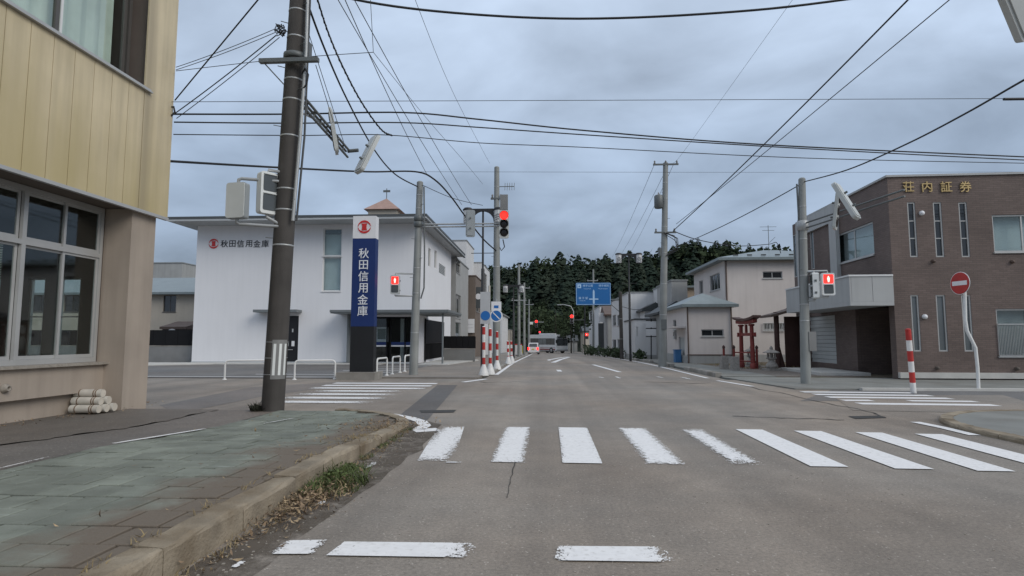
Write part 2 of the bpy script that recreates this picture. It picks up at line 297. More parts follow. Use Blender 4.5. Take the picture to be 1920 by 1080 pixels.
def house(name,label,fr,W,D,H,wall,roof='flat',rm='roof_grey',rise=1.,ov=.4,wins=(),group=None,cat='building',frame='alu',pane='glass_dark',base=None,ridge='u',z0=-.6,wpar=None):
    O,u,n=fr; ang=math.atan2(u.y,u.x); t=thing(name,label,cat,O,ang,group)
    f0=(V((0,0,0)),X,-Y); S=sides(f0,W,D); wm=MB()
    for k,(f,L) in S.items():
        hs=[x[1] for x in wins if x[0]==k]; wallmesh(wm,f,L,H,hs,.15,z0)
    if roof=='flat': wm.quad(V((0,0,H-.3)),V((W,0,H-.3)),V((W,D,H-.3)),V((0,D,H-.3)))
    if roof=='gable':
        if ridge=='u':
            for x in (0,W): wm.quad(V((x,0,H)),V((x,D,H)),V((x,D/2,H+rise)))
        else:
            for y in (0,D): wm.quad(V((0,y,H)),V((W,y,H)),V((W/2,y,H+rise)))
    wm.build('wall',wall,t)
    r=MB()
    if roof=='flat':
        for b in ((-.06,W+.06,-.06,.2),(-.06,W+.06,D-.2,D+.06),(-.06,.2,.2,D-.2),(W-.2,W+.06,.2,D-.2)): r.box(*b,H,H+.1)
        r.build('parapet_cap',rm,t)
    else:
        a0,a1,b0,b1=-ov,W+ov,-ov,D+ov; tk=.16; r.box(a0,a1,b0,b1,H,H+tk); z=H+tk+.002; zr=z+rise; i=.02
        a0+=i;a1-=i;b0+=i;b1-=i
        c=[V((a0,b0,z)),V((a1,b0,z)),V((a1,b1,z)),V((a0,b1,z))]
        if roof=='hip':
            if W>D: s_=(b1-b0)/2; q=[V((a0+s_,(b0+b1)/2,zr)),V((a1-s_,(b0+b1)/2,zr))]; r.add(c+q,[(0,1,5,4),(1,2,5),(2,3,4,5),(3,0,4)])
            else: s_=(a1-a0)/2; q=[V(((a0+a1)/2,b0+s_,zr)),V(((a0+a1)/2,b1-s_,zr))]; r.add(c+q,[(0,1,4),(1,2,5,4),(2,3,5),(3,0,4,5)])
        elif roof=='gable':
            if ridge=='u': q=[V((a0,(b0+b1)/2,zr)),V((a1,(b0+b1)/2,zr))]; r.add(c+q,[(0,1,5,4),(2,3,4,5),(1,2,5),(3,0,4)])
            else: q=[V(((a0+a1)/2,b0,zr)),V(((a0+a1)/2,b1,zr))]; r.add(c+q,[(1,2,5,4),(3,0,4,5),(0,1,4),(2,3,5)])
        elif roof=='shed': q=[V((a0,b1,zr)),V((a1,b1,zr))]; r.add(c+q,[(0,1,5,4),(1,2,5),(2,3,4,5),(3,0,4)])
        r.build('roof',rm,t)
    for x in wins:
        kw=x[2] if len(x)>2 else {}; kw={'frame':frame,'pane':pane,**kw}
        window(t,S[x[0]][0],x[1],**kw)
    if base:
        b=MB()
        for f,L in S.values(): b.lb(f,-.02,L+.02,0,.03,z0,base[1])
        b.build('base_course',base[0],t)
    t['_S']=0
    del t['_S']
    return t,S
def hfr(px,py,D,ux=X): p=P(px,py,D); p.z=gz(D); n=V((ux.y,-ux.x,0)); return (p,ux,n)
FR0=lambda p,u=X:(V(p),u,V((u.y,-u.x,0)))
# ================================================================ materials used
asphalt('road_asphalt',(.238,.211,.180)); asphalt('side_asphalt',(.224,.202,.177),False); asphalt('dark_asphalt',(.105,.1,.096),False); asphalt('lot_asphalt',(.14,.138,.135),False)
asphalt('margin_asphalt',(.135,.118,.10),False); asphalt('patch_asphalt',(.172,.158,.147),False); asphalt('apron_asphalt',(.15,.135,.12),False)
paintmat('road_paint',(.76,.75,.74))
mat('kerb_concrete',(.27,.225,.165),.9,.28,3.5,.5,45,dirt=(.16,.12,.075),dscale=2.2,dlo=.45,dhi=.7)
mat('old_concrete',(.27,.255,.23),.9,.2,2,.4,50,dirt=(.17,.15,.12))
mat('pale_concrete',(.5,.49,.46),.9,.1,2,.3,50)
tilemat('tile_green')
mat('joint_dirt',(.065,.06,.048),.95,.3,6,.6,40)
mat('pave_greygreen',(.21,.212,.196),.85,.14,1.2,.2,60,dirt=(.17,.16,.14))
mat('soil',(.13,.105,.075),.95,.3,3,.8,25,dirt=(.10,.11,.05),dscale=1.2)
mat('far_ground',(.15,.145,.13),.95,.2,.1)
mat('beige_metal',(.62,.525,.35),.5,.07,1.3,.03,8,streak=.2,spec=.35,dirt=(.49,.41,.25),dscale=.45,dlo=.5,dhi=.8)
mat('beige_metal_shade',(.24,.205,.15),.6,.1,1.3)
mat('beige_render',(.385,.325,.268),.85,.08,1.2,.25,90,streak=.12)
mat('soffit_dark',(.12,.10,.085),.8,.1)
mat('alu',(.46,.46,.45),.4,.06,2,metal=.3); mat('alu_dark',(.09,.085,.08),.45,.06); mat('alu_white',(.68,.68,.67),.4,.04)
mat('reveal_brown',(.10,.08,.068),.6,.1)
glassmat('glass',(.88,.92,.91),.045)
mat('glass_dark',(.022,.025,.028),.06,.2,.4,spec=.8); mat('glass_sky',(.25,.29,.34),.05,.2,.5,spec=.9); mat('glass_mid',(.10,.115,.12),.06,.25,.6,spec=.8)
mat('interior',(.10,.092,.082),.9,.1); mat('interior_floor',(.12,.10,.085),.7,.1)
mat('curtain',(.66,.69,.62),.85,.12,1.5); mat('blind_pale',(.58,.63,.66),.8,.06,1.5); mat('blind_grey',(.36,.38,.39),.8,.08)
mat('poster_blue',(.16,.42,.62),.5,.25,3,dirt=(.35,.55,.4),dscale=2.4)
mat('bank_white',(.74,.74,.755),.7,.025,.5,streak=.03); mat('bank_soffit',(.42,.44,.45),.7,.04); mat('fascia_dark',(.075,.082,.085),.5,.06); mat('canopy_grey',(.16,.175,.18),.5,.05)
mat('black_metal',(.011,.011,.012),.6,.1,spec=.15); mat('door_black',(.012,.012,.014),.35,.1); mat('sign_navy',(.010,.03,.13),.55,.04); mat('sign_white',(.74,.74,.75),.4,.03); mat('sign_black',(.014,.015,.017),.55,.08)
mat('logo_red',(.55,.035,.035),.4,.03); mat('letter_dark',(.022,.025,.03),.5,.05); mat('letter_white',(.75,.77,.8),.45,.03); mat('letter_gold',(.50,.37,.17),.5,.1,metal=.2)
brickmat('brown_tile',(.125,.092,.08),(.155,.115,.10),(.095,.075,.068),.24,.066)
mat('grey_panel',(.40,.405,.40),.6,.05,1,streak=.1); mat('shutter_grey',(.42,.43,.42),.55,.05)
mat('pole_concrete',(.145,.137,.125),.85,.14,2.2,.3,50,streak=.25); mat('pole_grey',(.26,.27,.26),.7,.1,2,.15,60,streak=.2); mat('pole_dark',(.064,.058,.053),.8,.16,2.5,.3,50,streak=.3); mat('pole_black',(.022,.022,.024),.5,.1)
mat('galv',(.38,.39,.39),.45,.1,3,metal=.35); mat('galv_dark',(.13,.14,.14),.5,.1,metal=.2); mat('signal_grey',(.50,.52,.51),.5,.06); mat('signal_white',(.66,.68,.67),.45,.04); mat('signal_back',(.30,.325,.335),.5,.06); mat('lens_dark',(.02,.016,.016),.2,.1); mat('lens_grey',(.08,.09,.095),.15,.2)
mat('plate_grey',(.20,.20,.195),.5,.08); mat('stripe_white',(.70,.72,.70),.4,.03)
emis('red_light',(1,.012,.008),4.5); emis('red_soft',(1,.03,.05),2.2); emis('figure_glow',(1,.42,.36),3.2); emis('green_dim',(.02,.35,.2),.35)
mat('cable_black',(.018,.019,.02),.6,.05); mat('cable_grey',(.07,.075,.08),.6,.05); mat('insulator',(.22,.21,.2),.4,.1)
mat('rail_white',(.72,.72,.70),.4,.05,5); mat('red_paint',(.42,.035,.03),.5,.12,4); mat('white_paint',(.70,.69,.67),.5,.08,4,streak=.08)
mat('house_pink',(.60,.55,.52),.8,.04,1,.05,40,streak=.06); mat('house_beige',(.46,.41,.34),.8,.05,1,streak=.06); mat('house_white',(.60,.60,.60),.75,.04,1,streak=.07); mat('house_grey',(.34,.34,.33),.8,.07,1,streak=.12); mat('house_brown',(.17,.135,.11),.8,.08,1,streak=.1); mat('house_tan',(.36,.29,.22),.8,.06,1); mat('house_dark',(.10,.085,.075),.8,.1)
mat('roof_metal',(.21,.245,.25),.4,.08,1.5,metal=.2,streak=.08); mat('roof_dark',(.055,.06,.062),.55,.1); mat('roof_grey',(.24,.25,.25),.6,.1); mat('roof_brown',(.11,.075,.06),.6,.12); mat('roof_pink',(.34,.22,.18),.6,.1)
mat('torii_red',(.20,.035,.028),.6,.15,4,streak=.15); mat('torii_top',(.11,.06,.05),.6,.15); mat('granite',(.30,.275,.25),.9,.2,12,.4,60)
mat('shrine_wood',(.07,.035,.028),.7,.15); mat('sign_blue',(.018,.13,.36),.4,.03); mat('arrow_pale',(.40,.58,.78),.45,.02); mat('disc_blue',(.02,.14,.42),.4,.03); mat('sign_back',(.45,.46,.47),.5,.05)
mat('log_end',(.55,.50,.42),.8,.1,8); mat('log_side',(.52,.49,.43),.8,.12,6); mat('band_brown',(.17,.11,.07),.7,.1); mat('pipe_rust',(.30,.27,.23),.5,.2,20)
mat('grass_green',(.075,.10,.03),.8,.3,9); mat('grass_dry',(.25,.19,.10),.9,.3,12); mat('leaf_dry',(.23,.16,.10),.9,.35,14); mat('weed_dark',(.03,.032,.02),.9,.3,9)
mat('cedar',(.029,.042,.031),1,.35,.22,spec=.05); mat('cedar_b',(.037,.048,.034),1,.35,.22,spec=.05); mat('broadleaf',(.043,.058,.032),1,.4,.3,spec=.05); mat('bark',(.035,.028,.022),.9,.2,3); mat('forest_floor',(.02,.025,.017),.95,.3,.1); mat('shrub_green',(.05,.075,.035),.8,.35,3)
mat('bus_white',(.62,.62,.62),.35,.03); mat('bus_red',(.24,.06,.06),.35,.05); mat('bus_grey',(.30,.29,.29),.4,.05); mat('tyre',(.015,.015,.015),.8,.1); mat('rim',(.35,.35,.36),.4,.1,metal=.5); mat('van_white',(.70,.70,.70),.3,.03); mat('yellow_sign',(.6,.5,.06),.5,.05)
mat('leaf_pale',(.34,.25,.15),.9,.3,14); mat('leaf_dark',(.12,.085,.055),.9,.3,14); mat('gravel_stone',(.30,.27,.23),.9,.3,30)
stainmat('stain',(.135,.12,.108),.40,.62,.55); stainmat('gutter_dirt',(.105,.085,.065),.34,.58,.9); mat('bin_blue',(.05,.16,.34),.5,.1); mat('crack',(.05,.047,.043),.9,.1); mat('drain',(.045,.043,.04),.8,.2,20); mat('vermilion',(.35,.05,.03),.6,.1)
def olive(m):                                    # olive dirt towards the lower edge of the cladding, and a darker vertical band
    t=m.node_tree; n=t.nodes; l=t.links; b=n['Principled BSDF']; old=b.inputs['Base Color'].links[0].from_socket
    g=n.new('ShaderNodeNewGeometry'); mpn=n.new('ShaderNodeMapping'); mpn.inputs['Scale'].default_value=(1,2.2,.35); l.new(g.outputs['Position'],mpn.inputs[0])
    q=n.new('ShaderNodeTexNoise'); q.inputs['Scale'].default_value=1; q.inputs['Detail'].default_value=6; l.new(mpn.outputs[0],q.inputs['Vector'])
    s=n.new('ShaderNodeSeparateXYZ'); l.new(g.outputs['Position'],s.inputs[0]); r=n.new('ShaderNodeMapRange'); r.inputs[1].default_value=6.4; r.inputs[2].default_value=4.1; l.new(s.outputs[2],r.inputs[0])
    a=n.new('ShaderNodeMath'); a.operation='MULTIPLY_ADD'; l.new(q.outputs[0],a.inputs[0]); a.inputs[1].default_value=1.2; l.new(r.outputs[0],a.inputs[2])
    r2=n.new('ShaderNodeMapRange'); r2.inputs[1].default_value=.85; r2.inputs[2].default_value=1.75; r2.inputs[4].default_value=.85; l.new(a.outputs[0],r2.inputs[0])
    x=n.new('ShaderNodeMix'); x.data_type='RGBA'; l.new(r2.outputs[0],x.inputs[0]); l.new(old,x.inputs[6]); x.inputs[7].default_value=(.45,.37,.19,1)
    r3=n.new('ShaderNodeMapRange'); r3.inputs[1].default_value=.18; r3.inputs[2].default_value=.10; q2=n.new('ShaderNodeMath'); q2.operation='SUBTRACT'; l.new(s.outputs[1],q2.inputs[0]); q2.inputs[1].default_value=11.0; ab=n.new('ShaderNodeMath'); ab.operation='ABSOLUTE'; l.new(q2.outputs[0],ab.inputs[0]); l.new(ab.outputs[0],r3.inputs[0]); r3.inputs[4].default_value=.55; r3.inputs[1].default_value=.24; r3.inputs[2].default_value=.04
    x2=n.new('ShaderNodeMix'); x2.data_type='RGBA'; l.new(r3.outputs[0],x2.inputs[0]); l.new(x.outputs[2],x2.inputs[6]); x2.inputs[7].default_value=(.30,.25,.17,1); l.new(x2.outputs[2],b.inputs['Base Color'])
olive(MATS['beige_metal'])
# ================================================================ ground
def strip(name,xf,ys,m,parent=None,dz=0.,kind='structure',cols=2):
    mb=MB(); rows=[]
    for y in ys:
        a,b=xf(y); rows.append([V((a+(b-a)*i/(cols-1),y,(dz(y) if callable(dz) else gz(y)+dz))) for i in range(cols)])
    vs=[p for r in rows for p in r]; mb.add(vs,[(i*cols+j,i*cols+j+1,(i+1)*cols+j+1,(i+1)*cols+j) for i in range(len(ys)-1) for j in range(cols-1)])
    o=mb.build(name,m,parent)
    if parent is None: tag(o,kind=kind)
    return o
yy=lambda a,b,s: [a+(b-a)*i/max(1,round((b-a)/s)) for i in range(max(1,round((b-a)/s))+1)]
strip('ground',lambda y:(-420,420),[-120,0,21,30,32,34,36,38,40,60,100,140,700],'far_ground',dz=-.06)
KL=-2.2; KR=6.2
road=strip('road',lambda y:(-60,60),[-20,20.9],'road_asphalt',dz=0)
strip('carriageway',lambda y:(KL,KR),[20.9]+yy(28,42,2)+[60,80,100,126],'road_asphalt',road)
strip('cross_street',lambda y:(-70,70),[96,108],'side_asphalt',road,dz=.008)
def sheet(name,pts,m,parent,dz): return MB().quad(*[V((p[0],p[1],gz(p[1])+dz)) for p in pts]).build(name,m,parent)
# asphalt patches, joints and drains seen in the crossing
gp=lambda q,dz=0: [G(a,b,dz) for a,b in q]
sheet('asphalt_patch',gp([(738,788),(800,790),(858,722),(820,722)]),'dark_asphalt',road,.004)
sheet('asphalt_patch',gp([(300,760),(470,726),(640,716),(700,716),(500,742),(330,776)]),'patch_asphalt',road,.004)
sheet('asphalt_patch',gp([(1500,752),(1920,752),(1920,730),(1560,731)]),'lot_asphalt',road,.003)
sheet('asphalt_patch',gp([(1560,742),(1600,770),(1920,776),(1920,752),(1880,741)]),'side_asphalt',road,.0055)
def crack(pts,w,m='crack'):
    q=[G(a,b) for a,b in pts]; mb=MB(); L=[];R=[]
    for i,p in enumerate(q):
        t=(q[min(i+1,len(q)-1)]-q[max(i-1,0)]); t.z=0; t.normalize(); s=V((-t.y,t.x,0))*w*.5*random.uniform(.5,1.3); L.append(p+s+Z*.0065); R.append(p-s+Z*.0065)
    mb.add(L+R,[(i,i+1,len(q)+i+1,len(q)+i) for i in range(len(q)-1)]); return mb.build('crack',m,road)
def wob(a,b,n,j): return [(a[0]+(b[0]-a[0])*i/n+random.uniform(-j,j),a[1]+(b[1]-a[1])*i/n+random.uniform(-j,j)*.25) for i in range(n+1)]
crack(wob((1375,781),(1585,788),14,3),.05); crack(wob((1390,722),(1640,775),14,4),.045); crack(wob((965,868),(950,935),12,1.5),.009); crack(wob((1210,717),(1330,719),8,3),.08); crack(wob((900,717),(990,716),8,3),.08)
crack(wob((530,778),(690,786),10,2),.03); crack(wob((1640,776),(1660,784),4,2),.05)
sheet('drain_cover',gp([(1590,781),(1648,780),(1662,784),(1604,786)]),'drain',road,.008); sheet('drain_cover',gp([(786,770),(856,769),(850,774),(790,775)]),'drain',road,.008)
def stain(pts,w,m='stain'):
    q=[V((*p,0)) for p in pts]; n=24; L=[];R=[]
    for i in range(n+1):
        f=i/n*(len(q)-1); k=min(int(f),len(q)-2); p=q[k].lerp(q[k+1],f-k); t=(q[k+1]-q[k]).normalized(); s=V((-t.y,t.x,0))*w*.5*math.sin(PI*min(1,max(0,.03+i/n*.94)))**.5*random.uniform(.8,1.2); L.append(p+s+Z*.003); R.append(p-s+Z*.003)
    return MB().add(L+R,[(i,i+1,n+2+i,n+1+i) for i in range(n)]).build('stain',m,road)
stain([(-1.98,2.4),(-1.95,5),(-1.93,7.5),(-2.0,9.6),(-2.6,10.6)],.62,'gutter_dirt');
# painted markings
def marking(root,name,pts,wear,dz=.010,m='road_paint'):
    o=MB().quad(*[V((p[0],p[1],gz(p[1])+dz)) for p in pts]).build(name,m,root); o.color=(wear,0,0,1); return o
def root(name): o=bpy.data.objects.new(name,None); COL.objects.link(o); o['kind']='structure'; return o
zc=root('zebra_crossing')
for i,(xf_,xn,ww,wr) in enumerate(zip([-1.74,-.68,.18,1.11,2.04,2.92,3.76,4.62,5.42],[-1.49,-.66,.17,1.08,1.98,2.89,3.75,4.56,5.36],[.42,.42,.45,.47,.45,.40,.40,.38,.38],[.72,.6,.46,.64,.80,.25,.1,.12,.1])):
    k=max(0,xn-2.6); yn=6.80-.075*k; yf=9.49-.12*k; marking(zc,'stripe',[(xn,yn),(xn+ww,yn-.01),(xf_+ww,yf-.02),(xf_,yf)],wr)
zl=root('side_crossing')
for i in range(7):
    y=12.75+i*.92; marking(zl,'stripe',[(-6.75+(.3 if i==0 else 0),y),(-3.45,y-.02),(-3.45,y+.42),(-6.75,y+.44)],[.75,.7,.7,.75,.5,.4,.3][i])
zr=root('side_crossing')
for i in range(5):
    y=13.15+i*.71
    if i==1: marking(zr,'stripe',[(6.75,y),(7.4,y),(7.4,y+.3),(6.75,y+.3)],.4); marking(zr,'stripe',[(8.2,y),(9.6,y-.1),(9.6,y+.2),(8.2,y+.28)],.4)
    else: marking(zr,'stripe',[(6.75,y),(9.5,y-.15),(9.5,y+.2),(6.75,y+.36)],[.3,.3,.35,.25,.15][i])
st=root('stop_line')
for a,b,wr,gr in ((-1.83,-1.51,.62,0),(-1.43,-.29,.42,.62),(.04,.82,.52,.12)): ob_=marking(st,'painted_bar',[(a,3.85),(b,3.87),(b-.02*(a<0),4.14),(a+.03,4.11)],wr); ob_.color=(wr,gr,0,1)
em=root('edge_line')
def pline(pts,w,wr,name='painted_line',rt=em,smooth=False):
    q=[V((p[0],p[1],0)) for p in pts]; L=[];R=[]
    for i,p in enumerate(q):
        t=(q[min(i+1,len(q)-1)]-q[max(i-1,0)]).normalized(); s=V((-t.y,t.x,0))*w*.5
        for l_,k in ((L,1),(R,-1)):
            a=p+s*k; a.z=gz(a.y)+.010; l_.append(a)
    n=len(q); o=MB().add(L+R,[(i,i+1,n+i+1,n+i) for i in range(n-1)]).build(name,'road_paint',rt); o.color=(wr,0,0,1); return o
g2=lambda *q: [tuple(G(a,b).xy) for a,b in q]
pline([(-1.98,y) for y in [23.2]+yy(28,42,2)+[60,84]],.16,.25)
pline([(5.75,y) for y in [21.6]+yy(28,42,2)+[60,88]],.16,.4)
pline(g2((692,776),(735,778),(768,784),(790,791),(797,799),(785,806)),.2,.2); pline(g2((776,809),(822,806)),.3,.5)
pline(g2((1716,792),(1770,803),(1828,817)),.17,.15); pline(g2((868,717),(912,711)),.22,.5); pline(g2((1345,714),(1412,725)),.16,.5)
pline(g2((815,868),(884,868)),.05,.9)
pline(g2((680,880),(712,866)),.1,1.0); pline(g2((590,948),(612,942)),.08,.95); pline(g2((436,1066),(458,1055)),.05,.8)
cm=root('centre_line')
pline(g2((1112,684),(1162,698)),.2,.3,rt=cm); pline(g2((1029,675),(1050,697)),.2,.3,rt=cm); pline(g2((1029,675),(1050,671),(1066,669)),.3,.3,rt=cm); pline(g2((1037,680),(1052,674),(1067,670)),.3,.3,rt=cm)
for a,b in (((1119,707),(1136,709)),((1152,706),(1165,710)),((1228,706),(1246,709)),((1273,707),(1300,712))): pline(g2(a,b),.14,.9,rt=cm)
# ---------------------------------------------------------------- near left pavement
KH=lambda y: .19 if y<6.5 else (.19-.13*(y-6.5)/2.5 if y<9 else .06)
CXL,CYL,RL=-4.35,9.25,2.13                       # corner arc
path=[(-2.22,y) for y in yy(-2,9.25,.05)]+[(CXL+RL*math.cos(a),CYL+RL*math.sin(a)) for a in [i*PI/2/60 for i in range(1,61)]]+[(x,11.38+.02*(-4.35-x)) for x in yy(-4.4,-9.4,.05)]
def along(path,step):
    o=[path[0]];acc=0
    for p,q in zip(path,path[1:]):
        d=math.dist(p,q); acc+=d
        if acc>=step: o.append(q);acc=0
    return o
def kerb_run(name,path,KH,w,step,m='kerb_concrete',gap=.006,side=1):
    """separate kerb stones along a path; side=1: the pavement lies to the left of the direction of travel"""
    r=root(name); q=along(path,step/6)
    i=0
    while i+6<len(q):
        seg=q[i:i+7]; mb=MB(); vs=[]; j_=random.uniform(-.006,.006)
        for k,p in enumerate(seg):
            a=seg[max(k-1,0)]; b=seg[min(k+1,6)]; t=V((b[0]-a[0],b[1]-a[1],0)).normalized(); s=V((-t.y,t.x,0))*side
            pp=V((*p,0))+(t*gap if k==0 else -t*gap if k==6 else V((0,0,0))); g=gz(p[1]); h=g+KH(p[1])+j_
            prof=[(0,-.15),(.0,h-g-.035),(.012,h-g-.012),(.03,h-g),(w,h-g),(w,-.15)]
            vs+=[pp+s*(a_+random.gauss(0,.004))+Z*(g+z_+random.gauss(0,.004)) for a_,z_ in prof]
        n=6; fs=[(k*n+c,k*n+c+1,(k+1)*n+c+1,(k+1)*n+c) for k in range(6) for c in range(n-1)]+[tuple(range(n)),tuple(range(6*n,7*n))]
        mb.add(vs,fs); o=mb.build('kerb_stone',m,r); i+=6
    return r
kerb_run('kerb',path,KH,.2,.62)
def inner(y):                                   # inner edge of the kerb at height y
    if y<CYL: return -2.43
    d=y-CYL; r=RL-.21; return CXL+math.sqrt(max(0,r*r-d*d)) if d<r else None
ys=yy(-2,11.14,.2)
pv=strip('pavement',lambda y:(-5.12,inner(min(y,11.14)) or -4.4),ys,'joint_dirt',dz=lambda y:KH(y)-.03,cols=6)
strip('asphalt_strip',lambda y:(-6.35,-5.12),ys,'apron_asphalt',pv,dz=lambda y:KH(y)-.018)
strip('building_margin',lambda y:(-9.3,-6.35-.05*math.sin(y*5)-.04*math.sin(y*13)),ys,'margin_asphalt',pv,dz=lambda y:KH(y)-.008)
pm=bpy.data.objects.new('pavement_line',None); COL.objects.link(pm); pm['kind']='structure'
def pav(pts,w,wr):
    o=pline(pts,w,wr,rt=pm)
    for v in o.data.vertices: v.co.z=KH(v.co.y)+.004
pav([(-5.1,6.75),(-5.06,7.6),(-5.02,8.5)],.07,.6); pav([(-5.15,4.5),(-5.13,6.0)],.03,.9); pav([(-4.6,8.9),(-4.2,10.2)],.03,.9)
TILE={}
def tile_mesh(w,h,m):
    k=(round(w,2),round(h,2),m)
    if k not in TILE:
        b=.006; mb=MB(); vs=[(-w/2,-h/2,-.04),(w/2,-h/2,-.04),(w/2,h/2,-.04),(-w/2,h/2,-.04),(-w/2,-h/2,-b),(w/2,-h/2,-b),(w/2,h/2,-b),(-w/2,h/2,-b),(-w/2+b,-h/2+b,0),(w/2-b,-h/2+b,0),(w/2-b,h/2-b,0),(-w/2+b,h/2-b,0)]
        mb.add(vs,[(0,1,5,4),(1,2,6,5),(2,3,7,6),(3,0,4,7),(4,5,9,8),(5,6,10,9),(6,7,11,10),(7,4,8,11),(8,9,10,11)]); TILE[k]=mb.mesh('tile',m)
    return TILE[k]
TW,TH=.3,.345; r=0; y=1.4
while y<11.1:
    xi=inner(y+TH*.8); xj=inner(y)
    if xi is None: break
    lim=min(xi,xj); x=-5.1+(-.15 if r%2 else 0); 
    while x<lim-.06:
        a,b=max(x,-5.1),min(x+TW,lim)
        if b-a>.08:
            xm=(a+b)/2; ym=y+TH/2; m='tile_green'
            o=link('tile',tile_mesh(b-a-.02,TH-.02,m),pv,(xm,ym,KH(ym)-.012+random.uniform(-.006,.005)))
            sl_=(KH(ym+.1)-KH(ym-.1))/.2
            o.rotation_euler=(math.atan(sl_)+random.gauss(0,.009),random.gauss(0,.013),random.gauss(0,.008))
        x+=TW
    y+=TH; r+=1
# ---------------------------------------------------------------- near right pavement island
RR=2.6; CXR,CYR=9.2,9.3
pr=[(6.34,y) for y in yy(-2,9.3,.05)]
ax=pr[-1][0]; CXR=ax+RR
pr+=[(CXR-RR*math.cos(a),9.3+RR*math.sin(a)) for a in [i*PI/2/60 for i in range(1,61)]]+[(x,11.9+.07*(x-CXR)) for x in yy(CXR+.05,40,.1)]
pr_r=pr[::1]
kerb_run('kerb',pr_r,lambda y:.07,.2,.62,side=-1)
ins=[]
for k in range(0,len(pr),10):
    a=pr[max(k-1,0)];b=pr[min(k+1,len(pr)-1)]; t=V((b[0]-a[0],b[1]-a[1],0)).normalized(); s=V((t.y,-t.x,0))*.19; ins.append((pr[k][0]+s.x,pr[k][1]+s.y))
o=MB().flat(ins+[(40,-2)],-.1,.062).build('pavement','pave_greygreen'); tag(o,kind='structure')
# ---------------------------------------------------------------- beyond the crossing
ysf=[20.9]+yy(28,42,2)+[60,80,96]
def slab(name,x0,x1,ys,m,h,parent=None):
    o=MB(); rows=[]
    for y in ys: rows+= [V((x0,y,gz(y)-.1)),V((x0,y,gz(y)+h)),V((x1,y,gz(y)+h)),V((x1,y,gz(y)-.1))]
    fs=[(4*i+c,4*i+c+1,4*i+5+c,4*i+4+c) for i in range(len(ys)-1) for c in range(3)]+[(0,1,2,3),tuple(range(len(rows)-4,len(rows)))]
    o.add(rows,fs); q=o.build(name,m,parent)
    if not parent: q['kind']='structure'
    return q
slab('pavement',-6.0,-2.42,ysf,'side_asphalt',.05); slab('kerb',-2.42,KL,[23.5]+yy(28,42,2)+[60,80,96],'old_concrete',.075)
slab('parking_lot',-70,-6.0,[20.6,30,35,45,70,96],'lot_asphalt',.03)
pk=root('parking_line')
for y,a,b in ((20.95,-19.5,-6.7),(22.5,-11.4,-7.0),(23.9,-8.8,-6.4),(25.3,-8.9,-6.4),(26.8,-8.9,-6.3),(29.6,-9.2,-5.9)):
    o=MB().quad((a,y,.036),(b,y,.036),(b,y+.16,.036),(a,y+.16,.036)).build('painted_line','road_paint',pk); o.color=(.35,0,0,1)
o=MB().flat([(-28,29.2),(-21.5,29.0),(-18.2,31.4),(-9,31.6),(-9,32.96),(-28,32.96)],-.1,.07).build('concrete_apron','pale_concrete'); o['kind']='structure'
o=MB().flat([(-6.8,30.8),(-5.2,30.8),(-4.4,38),(-7.0,38)],-.1,.09).build('concrete_apron','pale_concrete'); o['kind']='structure'
slab('pavement',6.4,8.3,[22]+yy(28,42,2)+[60,80,96],'pave_greygreen',.06); 
for y0,y1,h in ((22.2,27.4,.17),(30.2,33.0,.17),(36,39.5,.15),(41.5,45,.14)):
    kerb_run('kerb',[(KR,y) for y in yy(y0,y1,.1)],lambda y,h=h:h,.22,.6,side=-1,m='old_concrete')
MB().flat([(6.9,16.95),(9.4,16.9),(40,16.9),(40,21.3),(7.2,21.9),(6.35,21.9)],-.1,.035).build('pavement','pave_greygreen')['kind']='structure'
MB().flat([(8.6,16.72),(40,16.7),(40,16.88),(8.6,16.9)],-.1,.07).build('kerb','pale_concrete')['kind']='structure'
slab('yard',8.3,70,[21.9,30,35,45,60,96],'soil',.05)
sheet('yard_path',[(8.31,22),(11.4,22),(11.2,31),(8.31,31)],'apron_asphalt',None,.056)['kind']='structure'
# ================================================================ world-coordinate parents
WP={}
def thingw(name,label,cat,loc,group=None):
    t=thing(name,label,cat,loc,0,group); WP[t.name]=Matrix.Translation(-V(loc)); return t
_link0=link
def link(name,me,parent=None,loc=None):
    o=_link0(name,me,parent,loc)
    if parent is not None and parent.name in WP: o.matrix_parent_inverse=WP[parent.name]
    return o
def onp(px,py,fr):                              # photo position -> (along, up) on a wall plane
    O,u,n=fr; d=ray(px,py); k=(O-EYE).dot(n)/d.dot(n); p=EYE+d*k-O; return p.dot(u),p.z
def hole(fr,x0,x1,y0,y1,px=None):
    ym=(y0+y1)/2; a=onp(x0,ym,fr)[0]; b=onp(x1,ym,fr)[0]; q=px or (x0+x1)/2
    c=onp(q,y1,fr)[1]; d=onp(q,y0,fr)[1]; return (min(a,b),max(a,b),c,d)
# ================================================================ corner building on the near left
B=thingw('corner_building','beige corner building with overhanging ribbed metal upper storey and large shop windows','building',(-8.1,12.1,0))
PX=-7.97; yl=[11.39-.43*i for i in range(26)]
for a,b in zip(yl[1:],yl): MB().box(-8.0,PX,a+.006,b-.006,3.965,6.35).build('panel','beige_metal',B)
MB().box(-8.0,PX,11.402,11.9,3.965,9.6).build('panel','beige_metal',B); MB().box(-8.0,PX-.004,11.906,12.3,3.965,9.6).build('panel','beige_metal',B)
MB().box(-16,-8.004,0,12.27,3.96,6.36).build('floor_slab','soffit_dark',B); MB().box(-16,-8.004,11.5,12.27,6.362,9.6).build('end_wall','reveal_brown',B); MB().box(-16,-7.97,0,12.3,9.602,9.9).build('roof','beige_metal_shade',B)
MB().box(-8.03,-7.955,0,12.31,3.9,3.96).build('drip_trim','alu',B)
m=MB().box(-8.02,-7.90,0,11.55,6.355,6.385).box(-8.02,-7.925,0,11.53,6.40,6.425); m.build('sill',['alu'],B)
MB().box(-8.45,-8.02,0,11.498,6.363,6.40).build('sill_board','soffit_dark',B)
